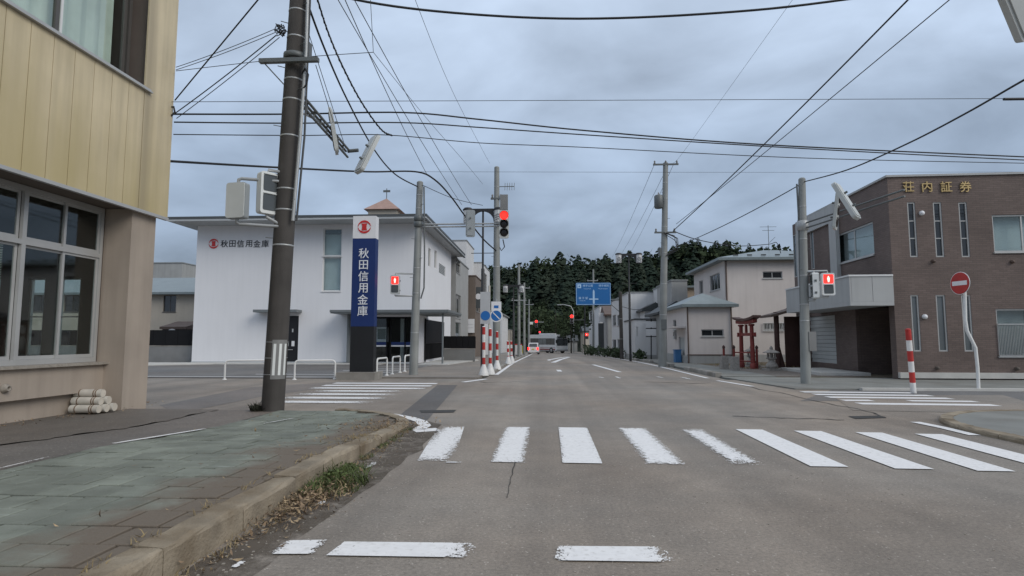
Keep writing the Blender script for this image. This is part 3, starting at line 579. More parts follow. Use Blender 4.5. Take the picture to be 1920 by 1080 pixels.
w_=MB()
for a,b,c,d in ((11.42,11.497,6.402,9.6),(11.30,11.36,6.47,9.6),(9.70,9.78,6.402,9.6),(7.6,7.68,6.402,9.6),(2,11.42,6.403,6.468)): w_.box(-8.46,-8.40,a,b,c,d)
uw=w_.build('window','alu_dark',B)
for a,b in ((9.78,11.30),(7.68,9.70),(2.,7.6)): MB().box(-8.435,-8.43,a,b,6.468,9.6).build('pane','glass',uw)
MB().box(-8.40,-8.385,9.785,9.83,6.402,9.6).build('stile','alu_white',uw)
c_=MB(); vs=[]; K=140
for i in range(K+1):
    y=2+9.2*i/K; x=-8.62+.035*math.sin(y*17)+.02*math.sin(y*41+1)
    vs+=[(x,y,6.42),(x-.01,y,9.6)]
c_.add(vs,[(2*i,2*i+2,2*i+3,2*i+1) for i in range(K)],True); c_.build('curtain','curtain',B)
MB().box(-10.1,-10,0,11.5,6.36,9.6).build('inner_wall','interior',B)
# ground floor
MB().box(-8.65,-8.1,11.42,12.12,-.1,3.958).build('pillar','beige_render',B)
MB().box(-9.1,-8.5,0,11.418,.42,.92).build('spandrel','beige_render',B); MB().box(-9.1,-8.66,0,11.418,-.1,.418).build('plinth','beige_render',B)
MB().box(-9.1,-8.40,0,11.45,.922,.97).build('sill','pipe_rust',B)
MB().box(-8.75,-8.652,11.36,11.5,.97,3.955).build('jamb','reveal_brown',B)
f=MB(); XF=-8.62
for a,b,c,d in ((9.60,9.68,.972,3.95),(11.30,11.36,.972,3.95),(7.7,7.78,.972,3.95),(7.78,9.60,2.97,3.05),(9.68,11.30,2.97,3.05),(7.78,9.60,.972,1.06),(9.68,11.30,.972,1.06),(7.78,9.6,3.86,3.95),(9.68,11.3,3.86,3.95)): f.box(XF-.06,XF,a,b,c,d)
lw=f.build('window','alu',B)
def sash(y0,y1,z0,z1,dx,fw=.05):
    s=MB()
    for a,b,c,d in ((y0,y0+fw,z0,z1),(y1-fw,y1,z0,z1),(y0+fw,y1-fw,z0,z0+.06),(y0+fw,y1-fw,z1-.04,z1)): s.box(XF-.05+dx,XF-.02+dx,a,b,c,d)
    s.build('sash','alu',lw); MB().box(XF-.038+dx,XF-.032+dx,y0+fw,y1-fw,z0+.06,z1-.04).build('pane','glass',lw)
sash(9.69,10.52,1.062,2.968,-.04); sash(10.46,11.295,1.062,2.968,-.005); sash(9.69,10.52,3.052,3.858,-.04); sash(10.46,11.295,3.052,3.858,-.005)
sash(7.79,8.7,1.062,2.968,-.005); sash(8.66,9.59,1.062,2.968,-.04); sash(7.79,8.7,3.052,3.858,-.005); sash(8.66,9.59,3.052,3.858,-.04)
MB().box(-9.1,-8.66,0,7.7,.97,3.955).build('wall','beige_render',B)
r_=MB(); fe=(V((-14.5,12.1,0)),X,Y); 
hs=[(3.85,4.18,1.06,2.66),(4.5,4.95,1.06,2.66),(2.2,3.2,1.06,2.66)]
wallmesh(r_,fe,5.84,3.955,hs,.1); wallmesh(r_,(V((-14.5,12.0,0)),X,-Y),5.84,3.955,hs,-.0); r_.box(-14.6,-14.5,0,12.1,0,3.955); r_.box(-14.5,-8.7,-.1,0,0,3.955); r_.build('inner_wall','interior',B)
for h in hs: window(B,fe,h,.08,1,2,'alu','glass',.03,sill=False)
MB().box(-14.5,-9.12,0,12,.02,.06).build('inner_floor','interior_floor',B)
MB().box(-14.5,-13.9,7,11.4,.06,1.1).build('counter','interior_floor',B); MB().box(-10.9,-10.2,10.9,11.6,.06,1.0).build('desk','alu',B)
bl=MB()
for i in range(48): z=1.07+i*.04; bl.quad((-8.80,8.2,z),(-8.80,9.44,z),(-8.775,9.44,z+.022),(-8.775,8.2,z+.022))
o=bl.build('blind','curtain',B); o['kind']='stuff'
MB().box(-8.74,-8.735,8.75,9.36,1.75,2.52).build('poster','poster_blue',B)
MB().lathe((-8.5,9.35,.63),[(.075,0),(.075,.03),(.05,.05),(.045,.09),(.03,.09),(.028,.02)],16,X).build('vent_pipe','pipe_rust',B)
hk=MB(); q=P(326,212,11.75)+Y*.5; hk.tube([q+V((-.12,0,.12)),q+V((.02,0,.14)),q+V((.05,0,.02)),q+V((-.02,0,-.06))],.02,6); hk.build('wire_bracket','cable_black',B)
# logs stacked against the wall
LR=.076; k=0
for row,(n,zc_) in enumerate(((3,LR),(2,LR+.133),(1,LR+.266))):
    for i in range(n):
        yc=10.2+LR+.156*i+.078*row; x1=-8.07-.03*row+.03*i
        t=thingw('log',['{} log in the bottom row of the pale log pile by the pillar','{} log in the middle row of the pale log pile by the pillar','topmost log of the pale log pile by the {} pillar'][row].format(['nearest','middle','farthest'][i] if row==0 else ['nearer','farther'][i] if row==1 else 'beige'),'log',(x1,yc,.0),'logs stacked by the pillar')
        zz_=zc_+.01+KH(10.5)
        MB().tube([(x1-.5,yc-.03,zz_),(x1,yc,zz_)],LR-.002,14).build('log_body','log_side',t); MB().lathe((x1-.001,yc,zz_),[(LR-.008,0),(LR-.006,.004)],14,X).build('end_face','log_end',t)
        for xb in (.10,.14,.40): MB().lathe((x1-xb,yc-.03*xb/.5,zz_),[(LR,0),(LR+.002,.004),(LR+.002,.016),(LR,.02)],14,X).build('tie_band','band_brown',t)
B.location.y-=.5; B.location.x-=.03
# ================================================================ bank
BK=thingw('bank_building','white two-storey bank with flat dark-edged overhanging roof and red round logo','building',(-13.6,33,0))
bf=(V((-20.5,33,0)),X,-Y); WB=13.1; br=(V((-7.4,33,0)),Y,X)
hw=hole(bf,605,640,428,546); hd=hole(bf,534,559,592,684); he=hole(bf,690,776,594,684); hd=(*hd[:2],.05,hd[3]); he=(*he[:2],.05,he[3])
wm=MB(); wallmesh(wm,bf,WB,8.05,[hw,hd,he],.18,-.5)
sw=[hole(br,803,808,466,500),hole(br,814.5,819,470,503)]; sv=hole(br,823,835,497,515); wallmesh(wm,br,12,8.05,sw+[sv],.15,-1); wm.quad(V((-20.5,33,-1)),V((-20.5,45,-1)),V((-20.5,45,8.05)),V((-20.5,33,8.05))); wm.quad(V((-20.5,45,-1)),V((-7.4,45,-1)),V((-7.4,45,8.05)),V((-20.5,45,8.05)))
wm.build('wall','bank_white',BK)
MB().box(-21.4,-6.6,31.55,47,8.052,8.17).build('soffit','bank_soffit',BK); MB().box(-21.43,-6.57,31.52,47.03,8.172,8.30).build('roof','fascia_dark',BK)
gm=MB()
gm.box(-6.7,-6.568,31.6,47,7.98,8.05); gm.build('gutter','fascia_dark',BK)
MB().box(-20.52,-7.38,32.97,33.2,-.3,.12).build('base_course','bank_soffit',BK)
cu=(hw[3]-hw[2])*.55+hw[2]
window(BK,bf,(hw[0],hw[1],hw[2],cu-.03),.14,1,1,'alu_white','glass',.06,'blind_pale',gap=.15); window(BK,bf,(hw[0],hw[1],cu+.03,hw[3]),.14,1,1,'alu_white','glass',.06,'blind_pale',gap=.15)
MB().lb(bf,hw[0]+.06,hw[1]-.06,-.17,-.15,hw[3]-.32,hw[3]-.06).build('blind_gap','glass_dark',BK)
for h in sw: window(BK,br,h,.12,1,1,'alu_white','glass_mid',.05,sill=False)
lv=MB()
for i in range(6): z=sv[2]+(sv[3]-sv[2])*(i+.2)/6; lv.lb(br,sv[0],sv[1],-.12,-.04,z,z+.06)
lv.build('vent_louvre','bank_soffit',BK)
d=MB().lb(bf,hd[0],hd[1],-.16,-.1,hd[2],hd[3]).build('door','door_black',BK)
MB().lb(bf,hd[1]-.42,hd[1]-.25,-.098,-.09,1.0,1.3).build('notice','sign_white',d); MB().lb(bf,hd[1]-.75,hd[1]-.6,-.098,-.092,1.0,1.2).build('notice','bank_soffit',d); MB().lb(bf,hd[1]-.42,hd[1]-.34,-.098,-.09,1.8,2.0).build('notice','bank_soffit',d); MB().tube([bf[0]+V((hd[1]-.62,-.0,.8)),bf[0]+V((hd[1]-.3,-.0,.8))],.02,6).build('handle','alu',d)
h=hole(bf,486,566,586,591); MB().lb(bf,h[0],h[1],.002,.75,2.92,3.07).build('door_canopy','canopy_grey',BK)
# glazed entrance
en=MB(); a0,a1,c0,c1=he; W3=(a1-a0)
xs=[0,.40,.46,.80,.83,1.0]
for q in (0,.39,.47,.79,.98): en.lb(bf,a0+W3*q,a0+W3*q+.07,-.14,-.06,c0,c1)
for i,(l,r) in enumerate(((0,.39),(.39,.47),(.47,.79),(.79,.98))): en.lb(bf,a0+W3*l+.07,a0+W3*r,-.135,-.07,c1-.1,c1); en.lb(bf,a0+W3*l+.07,a0+W3*r,-.135,-.07,c0,c0+.12)
eo=en.build('entrance','black_metal',BK)
for l,r in ((0,.39),(.47,.79),(.79,.98)):
    MB().lb(bf,a0+W3*l+.07,a0+W3*r,-.11,-.1,c0+.12,c1-.1).build('pane','glass',eo); MB().lb(bf,a0+W3*l+.07,a0+W3*r,-.098,-.094,.98,1.06).build('band','sign_white',eo); MB().lb(bf,a0+W3*l+.07,a0+W3*r,-.098,-.094,1.062,1.24).build('band','sign_navy',eo)
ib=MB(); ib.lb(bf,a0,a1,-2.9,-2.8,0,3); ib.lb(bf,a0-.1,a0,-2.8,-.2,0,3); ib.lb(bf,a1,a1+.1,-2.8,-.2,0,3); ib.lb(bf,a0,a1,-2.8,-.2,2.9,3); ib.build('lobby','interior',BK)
MB().lb(bf,a0+.25,a0+1.0,-.6,-.56,1.25,2.1).build('lobby_poster','sign_white',BK); MB().lb(bf,a0+.38,a0+.87,-.555,-.55,1.4,2.0).build('lobby_picture','shrub_green',BK)
MB().lb(bf,a0+W3*.6,a0+W3*.68,-1.2,-1.1,.1,2.8).build('lobby_column','sign_white',BK)
MB().box(-11.75,-5.3,31.3,36.2,2.80,2.86).box(-11.78,-5.27,31.27,36.23,2.862,2.99).build('entrance_canopy','canopy_grey',BK)
p=G(822,690); MB().tube([(-5.62,31.6,.08),(-5.62,31.6,2.8)],.05,8).build('canopy_post','canopy_grey',BK); MB().box(-11.25,-11.15,32.6,32.95,.1,2.8).build('canopy_fin','canopy_grey',BK)
sg=MB(); yg0,yg1=35.3,41.6
for i in range(17): y=yg0+(yg1-yg0)*i/16; sg.box(-7.38,-7.3,y,y+.09,.15,1.15)
sg.box(-7.39,-7.31,yg0,yg1+.1,1.16,2.6); sg.box(-7.36,-7.29,yg0-.08,yg0-.002,.05,2.65); sg.build('slatted_screen','black_metal',BK)
# the bank's emblem: two arcs around a spool
def emblem(fr,a,c,R,par,off=.02):
    O,u,n=fr; pt=lambda r,t: (a+r*math.cos(t),c+r*math.sin(t))
    for s0 in (0,PI):
        m=MB(); th0,th1=s0+.10,s0+PI-.10; k=20; outer=[pt(R,th0+(th1-th0)*i/k) for i in range(k+1)]
        inn=[(a+R*.94*math.cos(t),c+R*.68*math.sin(t)) for t in [th0+(th1-th0)*i/k for i in range(k+1)]]
        for i in range(k): m.prism(fr,[outer[i],outer[i+1],inn[i+1],inn[i]],off,off+.012)
        m.build('emblem_arc','logo_red',par)
    s=R; pr_=[(-.40,-.52),(.40,-.52),(.38,-.34),(.34,-.2),(.33,0),(.34,.2),(.38,.34),(.40,.52),(-.40,.52),(-.38,.34),(-.34,.2),(-.33,0),(-.34,-.2),(-.38,-.34)]
    MB().prism(fr,[(a+x*s,c+y*s) for x,y in pr_],off,off+.012).build('emblem_spool','logo_red',par)
a,c=onp(401,457,bf); emblem(bf,a,c,.29,BK)
for ch,px in zip('秋田信用金庫',(420.8,436,451,466.8,482,497.4)):
    a,c=onp(px,457,bf); letter(ch,bf,a,c,.46,'letter_dark',BK,.012,.004)
# pylon sign
PY=thingw('pylon_sign','tall navy and black bank pylon sign with white top and red emblem','sign',(-6.46,20.5,0))
pf=(V((-6.88,20.3,0)),X,-Y); zb=[onp(675,y,pf)[1] for y in (405,447,612)]
MB().box(-7.25,-5.9,20.0,21.0,-.05,.26).build('plinth','old_concrete',PY)
MB().box(-6.88,-6.05,20.3,20.65,.262,zb[2]).build('lower_panel','sign_black',PY); MB().box(-6.88,-6.05,20.3,20.65,zb[2]+.002,zb[1]).build('middle_panel','sign_navy',PY); MB().box(-6.88,-6.05,20.3,20.65,zb[1]+.002,zb[0]).build('top_panel','sign_white',PY)
for ch,py in zip('秋田信用金庫',(475,496.5,518,540,561.5,583)):
    a,c=onp(674.6,py,pf); letter(ch,pf,.415,c,.385,'letter_white',PY,.006,.004)
a,c=onp(676,425.5,pf); emblem(pf,.415,c,.235,PY,.004)
# ================================================================ brown tiled building on the right
ua=math.radians(-1.8); ub=V((math.cos(ua),math.sin(ua),0)); nb=V((ub.y,-ub.x,0)); C1=V((12.0,21.0,0)); DB=7.9; HB=7.08
T=thing('securities_building','dark brown tiled office with gold lettering and tall slit windows','building',C1,ua)
fw_=(C1,ub,nb); lf=(C1-nb*DB,nb,-ub)             # world frames for measuring
f0=(V((0,0,0)),X,-Y); f1=(V((0,DB,0)),-Y,-X)      # the same in the building's own axes
slits=[hole(fw_,*q) for q in ((1703.5,1718.5,379,482),(1752,1768,379,482),(1800,1816,379,482),(1710,1725,553,659),(1757.5,1775,553,659),(1805.5,1823,553,659))]
big=[hole(fw_,1862,1975,402,472),hole(fw_,1870,1985,579,668)]
lw_=hole(lf,1566,1638,414,477,1638); sl2=[hole(lf,1488,1494,440,520),hole(lf,1520,1526,425,505)]; shut=hole(lf,1519,1567,590,682,1567); rec=(DB-2.75,DB-.35,.02,2.62)
wm=MB(); wallmesh(wm,f0,13,HB,slits+big,.16,-.3); wallmesh(wm,f1,DB,HB,[lw_,shut,rec]+sl2,.14,-.3); wm.quad(V((0,DB,-.3)),V((13,DB,-.3)),V((13,DB,HB)),V((0,DB,HB))); wm.quad(V((13,0,-.3)),V((13,DB,-.3)),V((13,DB,HB)),V((13,0,HB))); wm.quad(V((0,0,HB-.2)),V((13,0,HB-.2)),V((13,DB,HB-.2)),V((0,DB,HB-.2)))
wm.build('wall','brown_tile',T)
cp=MB(); cp.box(-.06,13.06,-.06,.2,HB,HB+.07); cp.box(-.06,.2,.2,DB,HB,HB+.07); cp.build('parapet_cap','grey_panel',T)
for i,h in enumerate(slits): window(T,f0,h,.08,1,3 if i<3 else 1,'grey_panel','glass_dark' if i<3 else 'glass_mid',.045,sill=False)
window(T,f0,big[0],.1,2,1,'alu','glass',.05,'blind_pale'); window(T,f0,big[1],.1,2,1,'alu','glass',.05,'blind_grey')
g=MB(); h=big[1]; zt=h[2]+(h[3]-h[2])*.66
for i in range(40): x=h[0]+(h[1]-h[0])*i/39; g.lb(f0,x,x+.014,.03,.045,h[2],zt)
g.lb(f0,h[0]-.02,h[1]+.03,.046,.07,zt,zt+.04); g.lb(f0,h[0]-.02,h[1]+.03,.046,.07,h[2]-.02,h[2]+.02); g.build('window_guard','galv',T)
window(T,f1,lw_,.1,2,1,'alu','glass',.06,'blind_pale')
for h in sl2: window(T,f1,h,.06,1,1,'grey_panel','glass_mid',.03,sill=False)
sh=MB(); n_=12
for i in range(n_): z=shut[2]+(shut[3]-shut[2])*i/n_; dz=(shut[3]-shut[2])/n_; MB().prism((f1[0]+V((0,-shut[0],0)),-X*-1,-Y*1) if False else f1,[(shut[0],z),(shut[1],z),(shut[1],z+dz*.94),(shut[0],z+dz*.94)],-.1,-.06+.02*(i%2)).build('shutter_slat','shutter_grey',T)
rb=MB(); rb.lb(f1,rec[0],rec[1],-1.6,-1.5,0,2.62); rb.lb(f1,rec[0]-.1,rec[0],-1.5,-.15,0,2.62); rb.lb(f1,rec[1],rec[1]+.1,-1.5,-.15,0,2.62); rb.build('recess_wall','brown_tile',T)
MB().lb(f1,rec[0]+.9,rec[0]+.98,-1.49,-1.42,0,2.62).build('door_frame','alu',T); MB().lb(f1,rec[0]+1.0,rec[1]-.1,-1.49,-1.45,.05,2.3).build('door','glass_dark',T)
# balcony over the entrance
zb0,zb1=onp(1630,573,fw_)[1],onp(1630,515,fw_)[1]
b=MB(); b.box(-1.45,-.002,-.02,5.9,zb0,zb0+.14); b.build('balcony_floor','grey_panel',T)
for i in range(4): y=-.02+i*1.48; MB().box(-1.45,-1.39,y+.005,y+1.475,zb0+.142,zb1-.06).build('balcony_panel','grey_panel',T)
for i in range(2): x=-1.388+i*.7; MB().box(x+.004,x+.69,-.02,.04,zb0+.142,zb1-.06).build('balcony_panel','grey_panel',T)
c=MB(); c.box(-1.48,-1.36,-.05,5.9,zb1-.058,zb1); c.box(-1.358,-.004,-.05,.07,zb1-.058,zb1); c.build('balcony_rail','alu_white',T)
c=MB(); c.box(-.12,-.003,DB-.55,DB+.1,-.2,HB-.02); c.build('pilaster','grey_panel',T); c=MB(); c.box(-.16,-.003,3.75,4.35,zb1+.3,HB-.04); c.build('pilaster','grey_panel',T)
MB().box(-.1,-.002,4.36,DB-.56,HB-.75,HB-.03).build('fascia_panel','grey_panel',T)
MB().tube([V((-.2,DB-1.0,.1)),V((-.2,DB-1.0,HB-.5))],.05,8).build('downpipe','grey_panel',T)
MB().box(0.002,13,-.14,-.003,.08,.27).build('base_ledge','pale_concrete',T); MB().box(-1.9,-.1,1.6,5.6,-.1,.16).build('entrance_step','pale_concrete',T)
for px,py,r_,m in ((1727.5,400,.085,'sign_white'),(1733,594,.085,'sign_white'),(1749,490,.06,'roof_brown'),(1897,491,.06,'roof_brown'),(1757,690,.06,'soffit_dark'),(1906,691,.06,'soffit_dark')):
    a,c=onp(px,py,fw_); MB().lathe((a,-.0,c),[(r_,0),(r_,.06),(r_*.7,.1),(r_*.1,.11)],12,-Y).build('vent_cap',m,T)
for ch,px in zip('荘内証券',(1702,1737,1773,1809)):
    a,c=onp(px,350.5,fw_); letter(ch,f0,a,c,.40,'letter_gold',T,.03,.005,.02)
# ================================================================ other buildings
def merge(a,b):
    d=b.location-a.location
    for ch in kids(b): ch.parent=a; ch.location=ch.location+d
    bpy.data.objects.remove(b)
def wf(x,y): return (V((x,y,gz(y))),X,-Y)
def holes(fr,W,D,spec):
    S=sides(fr,W,D); o=[]
    for k,q,*kw in spec:
        f,L=S[k]; h=hole(f,*q); h=(max(.05,h[0]),min(L-.05,h[1]),h[2]-gz(fr[0].y),h[3]-gz(fr[0].y))
        if h[1]-h[0]>.08: o.append((k,h,*(kw or [{}])))
    return o
fr=wf(11.07,37); H=zat(490,36.8)
ph,_=house('pink_house','pale pink two-storey house with blue-grey hipped metal roof and single-storey wing',fr,8.5,7.6,H,'house_pink','hip','roof_metal',1.05,.5,
   holes(fr,8.5,7.6,[('F',(1430,1467,510,523)),('F',(1432,1470,607,619),{'cols':3}),('L',(1311,1318,527,552)),('L',(1331,1350,515,545),{'cols':3})]),base=('house_grey',.5))
S=sides(fr,8.5,7.6); g=MB(); hh=hole(S['F'][0],1430,1472,606,621)
lf0=(V((0,0,0)),X,-Y)
for i in range(16): x=hh[0]+(hh[1]-hh[0])*i/15; g.lb(lf0,x,x+.02,.06,.08,hh[2],hh[3])
for z in (hh[2],hh[3]): g.lb(lf0,hh[0],hh[1]+.02,.082,.11,z,z+.03)
g.build('window_guard','alu_white',ph)
for a,b in ((0.08,3.2),): MB().tube([V((a,-.06,b)),V((a,-.06,H))],.045,8).build('downpipe','roof_brown',ph)
sb=MB()
for i in range(9): sb.lb(lf0,.6+i*.85,.9+i*.85,.1-.2,-.05-.1,H+.34,H+.42)
sb.build('snow_guard','roof_dark',ph)
an=MB(); ap=V((4.1,3.6,H+1.0)); an.tube([ap,ap+Z*1.9],.02,6); 
for i,l in ((0,.55),(1,.4)): an.tube([ap+V((-l,0,1.8-.25*i)),ap+V((l,0,1.8-.25*i))],.014,5)
an.tube([ap+V((.05,0,.7)),ap+V((.45,0,1.1))],.014,5); an.build('antenna','galv_dark',ph)
fr2=wf(7.93,33.8); H2=zat(576,33.5)
wg,_=house('wing','wing',fr2,2.5,5.6,H2,'house_pink','hip','roof_metal',.72,.32,holes(fr2,2.5,5.6,[('F',(1315,1357,618,631)),('L',(1273,1284,632,679),{'cols':1,'sill':False,'pane':'shutter_grey'}),('L',(1262,1268,600,618),{'cols':1})]),base=('house_grey',.5))
for x in (.04,2.46): MB().tube([V((x,-.06,.0)),V((x,-.06,H2))],.04,8).build('downpipe','roof_brown',wg)
MB().lb(lf0,-.02,2.52,.031,.05,.5,.56).build('base_trim','roof_brown',wg); MB().box(-.75,-.01,.3,2.6,2.05,2.15).build('door_canopy','house_pink',wg)
merge(ph,wg)
q=G(1261,690); t=thingw('waste_bin','blue plastic bin beside the wall of the pink house','bin',(7.75,35.2,.05)); MB().box(7.5,7.85,35.0,35.5,.05,.75).build('bin_body','bin_blue',t); MB().box(7.47,7.88,34.97,35.53,.752,.80).build('lid','bin_blue',t)
t=thingw('electric_meter','small grey meter box on the side wall of the pink house wing','meter',(7.9,36.6,1.6)); MB().box(7.80,7.925,36.5,36.9,1.4,1.95).build('meter_body','galv',t); MB().box(7.79,7.799,36.6,36.8,1.6,1.85).build('dial_window','glass_dark',t)
t=thingw('air_conditioner','white air conditioner unit standing at the pink house wall','air conditioner',(10.6,36.4,.05)); MB().box(10.62,11.0,35.9,36.7,.12,.75).build('unit_body','house_white',t); MB().lathe((10.615,36.25,.44),[(.24,0),(.24,.012)],16,-X).build('fan_grille','galv_dark',t); MB().box(10.65,10.98,35.95,36.65,.05,.118).build('foot','galv_dark',t)
def H_(name,label,px0,px1,D,py,dep,wall,roof='flat',rm='roof_grey',rise=.8,wins=(),x0=None,W=None,**k):
    x=(px0-1025)*D/1100 if x0 is None else x0; W=W or (px1-px0)*D/1100; fr=wf(x,D); H=zat(py,D)-gz(D)
    return house(name,label,fr,W,dep,H,wall,roof,rm,rise,k.pop('ov',.3),holes(fr,W,dep,wins),'houses along the street',**k)
H_('grey_house','grey windowless house block rising behind the concrete pole',1262,1284,46,528,6,'house_grey',x0=9.7,W=1.2)
H_('brown_house','brown house block with pale roof edge beside the pink house',1284,1312,48,541,6,'house_tan','shed','roof_metal',.4,x0=11.2,W=4)
H_('gabled_house','dark gabled house partly hidden by the concrete utility pole',1238,1262,43.2,590,5,'house_grey','gable','roof_dark',.8,[('F',(1246,1256,600,616))],ridge='v',x0=8.35,W=2.0,ov=.35)
H_('balcony_house','white house with small upper balcony behind the dark gable',1246,1264,50,536,5,'house_white',x0=9.9,W=1.4)
H_('shed_building','low off-white box building with thin dark roof edge by the road',1191,1236,45.5,600,6,'house_white','flat','roof_dark',wins=[('F',(1193.5,1196,616,634),{'cols':1,'sill':False})],x0=6.75,W=1.85,base=('house_grey',.35))
H_('small_house','small white house with a grey gable behind the low box building',1208,1234,52,584,5,'house_white','gable','roof_dark',.6,ridge='v',x0=8.6,W=1.8,ov=.3)
H_('white_hall','large white building with a blank end wall facing the crossing',1178,1240,55,550,14,'house_white','flat','roof_grey',1.1,[('L',(1149,1155,595,615)),('L',(1157.5,1163.5,595,616)),('L',(1149,1155,641,660),{'cols':1}),('L',(1158,1164,641,662),{'cols':1})],x0=7.56,W=3.2)
H_('brown_roof_house','narrow house with brown tiled roof just beyond the white hall',1133,1148,72,592,6,'house_grey','gable','roof_brown',1.2,[('L',(1128,1131,615,630))],x0=7.4,W=3.5,ov=.4)
H_('apartment_house','pale two-storey building with rows of windows below the blue sign',1108,1125,80,575,20,'house_white','flat','roof_grey',wins=[('L',(1092,1096,590,610)),('L',(1099,1104,590,610)),('L',(1106,1110,590,610)),('L',(1092,1096,628,646)),('L',(1099,1104,628,646))],x0=7.2,W=3.5)
H_('far_house','plain pale house beside the green tree at the far crossing',1086,1094,112,622,10,'house_beige','gable','roof_dark',1.4,x0=7.,W=6)
H_('far_house','white house far beyond the bus on the left',985,1000,122,640,8,'house_white','gable','roof_grey',1.2,x0=-15,W=5)
H_('far_house','grey roofed house far beyond the bus near the road end',1028,1045,126,640,8,'house_grey','gable','roof_dark',1.2,x0=.5,W=6)
# left row
H_('concrete_house','grey concrete building with white window front beyond the bank',836,851,46.5,483,7.5,'house_grey','flat','roof_grey',wins=[('R',(853,863,488,515)),('R',(853,864,556,600),{'cols':3}),('R',(853,864,608,640),{'cols':1,'pane':'glass_mid'})],x0=-14,W=6.75)
H_('rooftop_house','white building top showing above the bank roof edge',843,866,58,450,6,'house_white','flat','roof_grey',wins=[('F',(846,852,462,474))],x0=-11,W=3)
H_('brown_shop','brown two-storey shop with pale sign board on its wall',868,890,54.5,517,8,'house_brown','flat','roof_brown',wins=[('R',(893,899,560,590))],x0=-12,W=5.35)
H_('pale_block','pale tall block behind the brown shop',868,912,64,492,9,'house_white','flat','roof_grey',wins=[('R',(908,913,520,560))],x0=-13,W=5.9)
H_('gable_shop','white gabled shop with dark small sign, far left side',930,950,92,590,14,'house_white','gable','roof_grey',1.0,[('R',(958,960,620,636))],x0=-13,W=6,ridge='v')
H_('corner_shop','pale low shop at the far left corner of the next crossing',960,972,112,618,8,'house_beige','flat','roof_grey',x0=-14,W=7)
sgn=thingw('shop_sign','white rectangular sign board fixed to the brown shop wall','sign',(-7.2,54.4,2)); q0=P(872,624,54.3); q1=P(889.5,598,54.3); MB().box(q0.x,q1.x,54.3,54.42,q0.z,q1.z).build('sign_panel','sign_white',sgn)
for z in (.35,.6): zz_=q0.z+(q1.z-q0.z)*z; MB().box(q0.x+.1,q1.x-.1,54.285,54.3,zz_,zz_+.03).build('sign_rule','sign_back',sgn)
sgn=thingw('hanging_sign','dark hanging shop sign with pale round plate over the left pavement','sign',P(897,560,55)); q=P(897,558,55); MB().box(q.x-.35,q.x+.35,54.95,55.1,q.z-1.0,q.z+1.0).build('sign_panel','fascia_dark',sgn); MB().lathe(q+V((0,-.06,.1)),[(.28,0),(.28,.03)],16,-Y).build('round_plate','sign_white',sgn)
# house behind the left building
fr=wf(-41.7,42); H=zat(546,41.5)
hb,_=house('beige_house','beige house with pale green metal roof seen left of the bank','x' and fr,15.6,9,H,'house_beige','gable','roof_metal',1.6,.6,holes(fr,15.6,9,[('F',(306,330,556,587)),('F',(120,150,556,587)),('F',(60,90,556,587))]),frame='alu_dark')
H_('flat_block','grey flat-topped block above the beige house roof',270,341,56,488,10,'house_grey','flat','roof_grey',x0=-45,W=8.8)
H_('low_roof_house','bluish metal roof low house next to the bank wall',330,372,50,532,8,'house_dark','shed','roof_metal',.6,x0=-34,W=5,ov=.5)
fr=wf(-25.4,37.5); sh_,_=house('garden_shed','small shed with rusty brown roof by the black fence',fr,1.6,1.6,2.1,'house_dark','shed','roof_brown',.4,.12)
MB().lathe(V((.75,-.12,1.7)),[(.42,0),(.42,.02)],16,-Y).build('porthole','house_white',sh_)
# fences: grey block wall with black board fence
def fence(label,x0,x1,y,zw,zt,n):
    t=thingw('board_fence',label,'fence',((x0+x1)/2,y,0)); g=gz(y)
    MB().box(x0,x1,y,y+.15,g-.2,g+zw).build('block_wall','plate_grey',t); MB().box(x0,x1,y-.015,y+.17,g+zw+.002,g+zw+.05).build('coping','old_concrete',t)
    for i in range(n):
        a=x0+(x1-x0)*i/n; b=x0+(x1-x0)*(i+1)/n; MB().box(a+.008,b-.008,y+.05,y+.09,g+zw+.06,g+zt).build('board','black_metal',t)
    for i in range(0,n+1,max(1,n//6)): a=x0+(x1-x0)*i/n; MB().box(a-.03,a+.03,y+.095,y+.15,g+zw+.06,g+zt-.03).build('post','black_metal',t)
fence('black board fence on grey block wall left of the bank',-40,-20.3,33.6,.98,1.95,26)
fence('black board fence on grey block wall right of the bank screen',-6.4,-4.45,36.4,.8,1.62,5)
# ================================================================ torii and shrine corner
tp=V((9.35,28.2,.05)); t=thing('torii_gate','small dark red wooden torii gate before the pale pink house','gate',tp,PI/2+.06)
for s in (-.62,.62):
    MB().tube([V((s*1.08,0,0)),V((s,0,2.0))],[.105,.085],12).build('post','torii_red',t); MB().lathe(V((s*1.08,0,0)),[(.14,0),(.14,.22),(.11,.25)],12).build('post_sleeve','torii_red',t)
    MB().lathe(V((s,0,1.95)),[(.09,0),(.14,.03),(.14,.08),(.09,.1)],12).build('post_cap','torii_red',t)
MB().box(-.98,.98,-.05,.05,1.5,1.64).build('tie_beam','torii_red',t); MB().box(-.06,.06,-.045,.045,1.645,2.04).build('strut','torii_red',t)
for s in (-1,1): 
    for k in (-1,1): MB().box(s*.80-.06,s*.80+.06,.052 if k>0 else -.11,.11 if k>0 else -.052,1.46,1.66).build('wedge','torii_red',t)
def curved(z0,z1,L,d,rise,m,nm):
    mb=MB(); n=12; vs=[]
    for i in range(n+1):
        x=-L+2*L*i/n; r_=rise*(abs(x)/L)**2.2; ex=1
        for y,z in ((-d,z0),(d,z0),(d*1.15,z1),(-d*1.15,z1)): vs.append((x,y,z+r_))
    mb.add(vs,[(4*i+c,4*i+(c+1)%4,4*i+4+(c+1)%4,4*i+4+c) for i in range(n) for c in range(4)]+[(0,1,2,3),(4*n,4*n+1,4*n+2,4*n+3)]); return mb.build(nm,m,t)
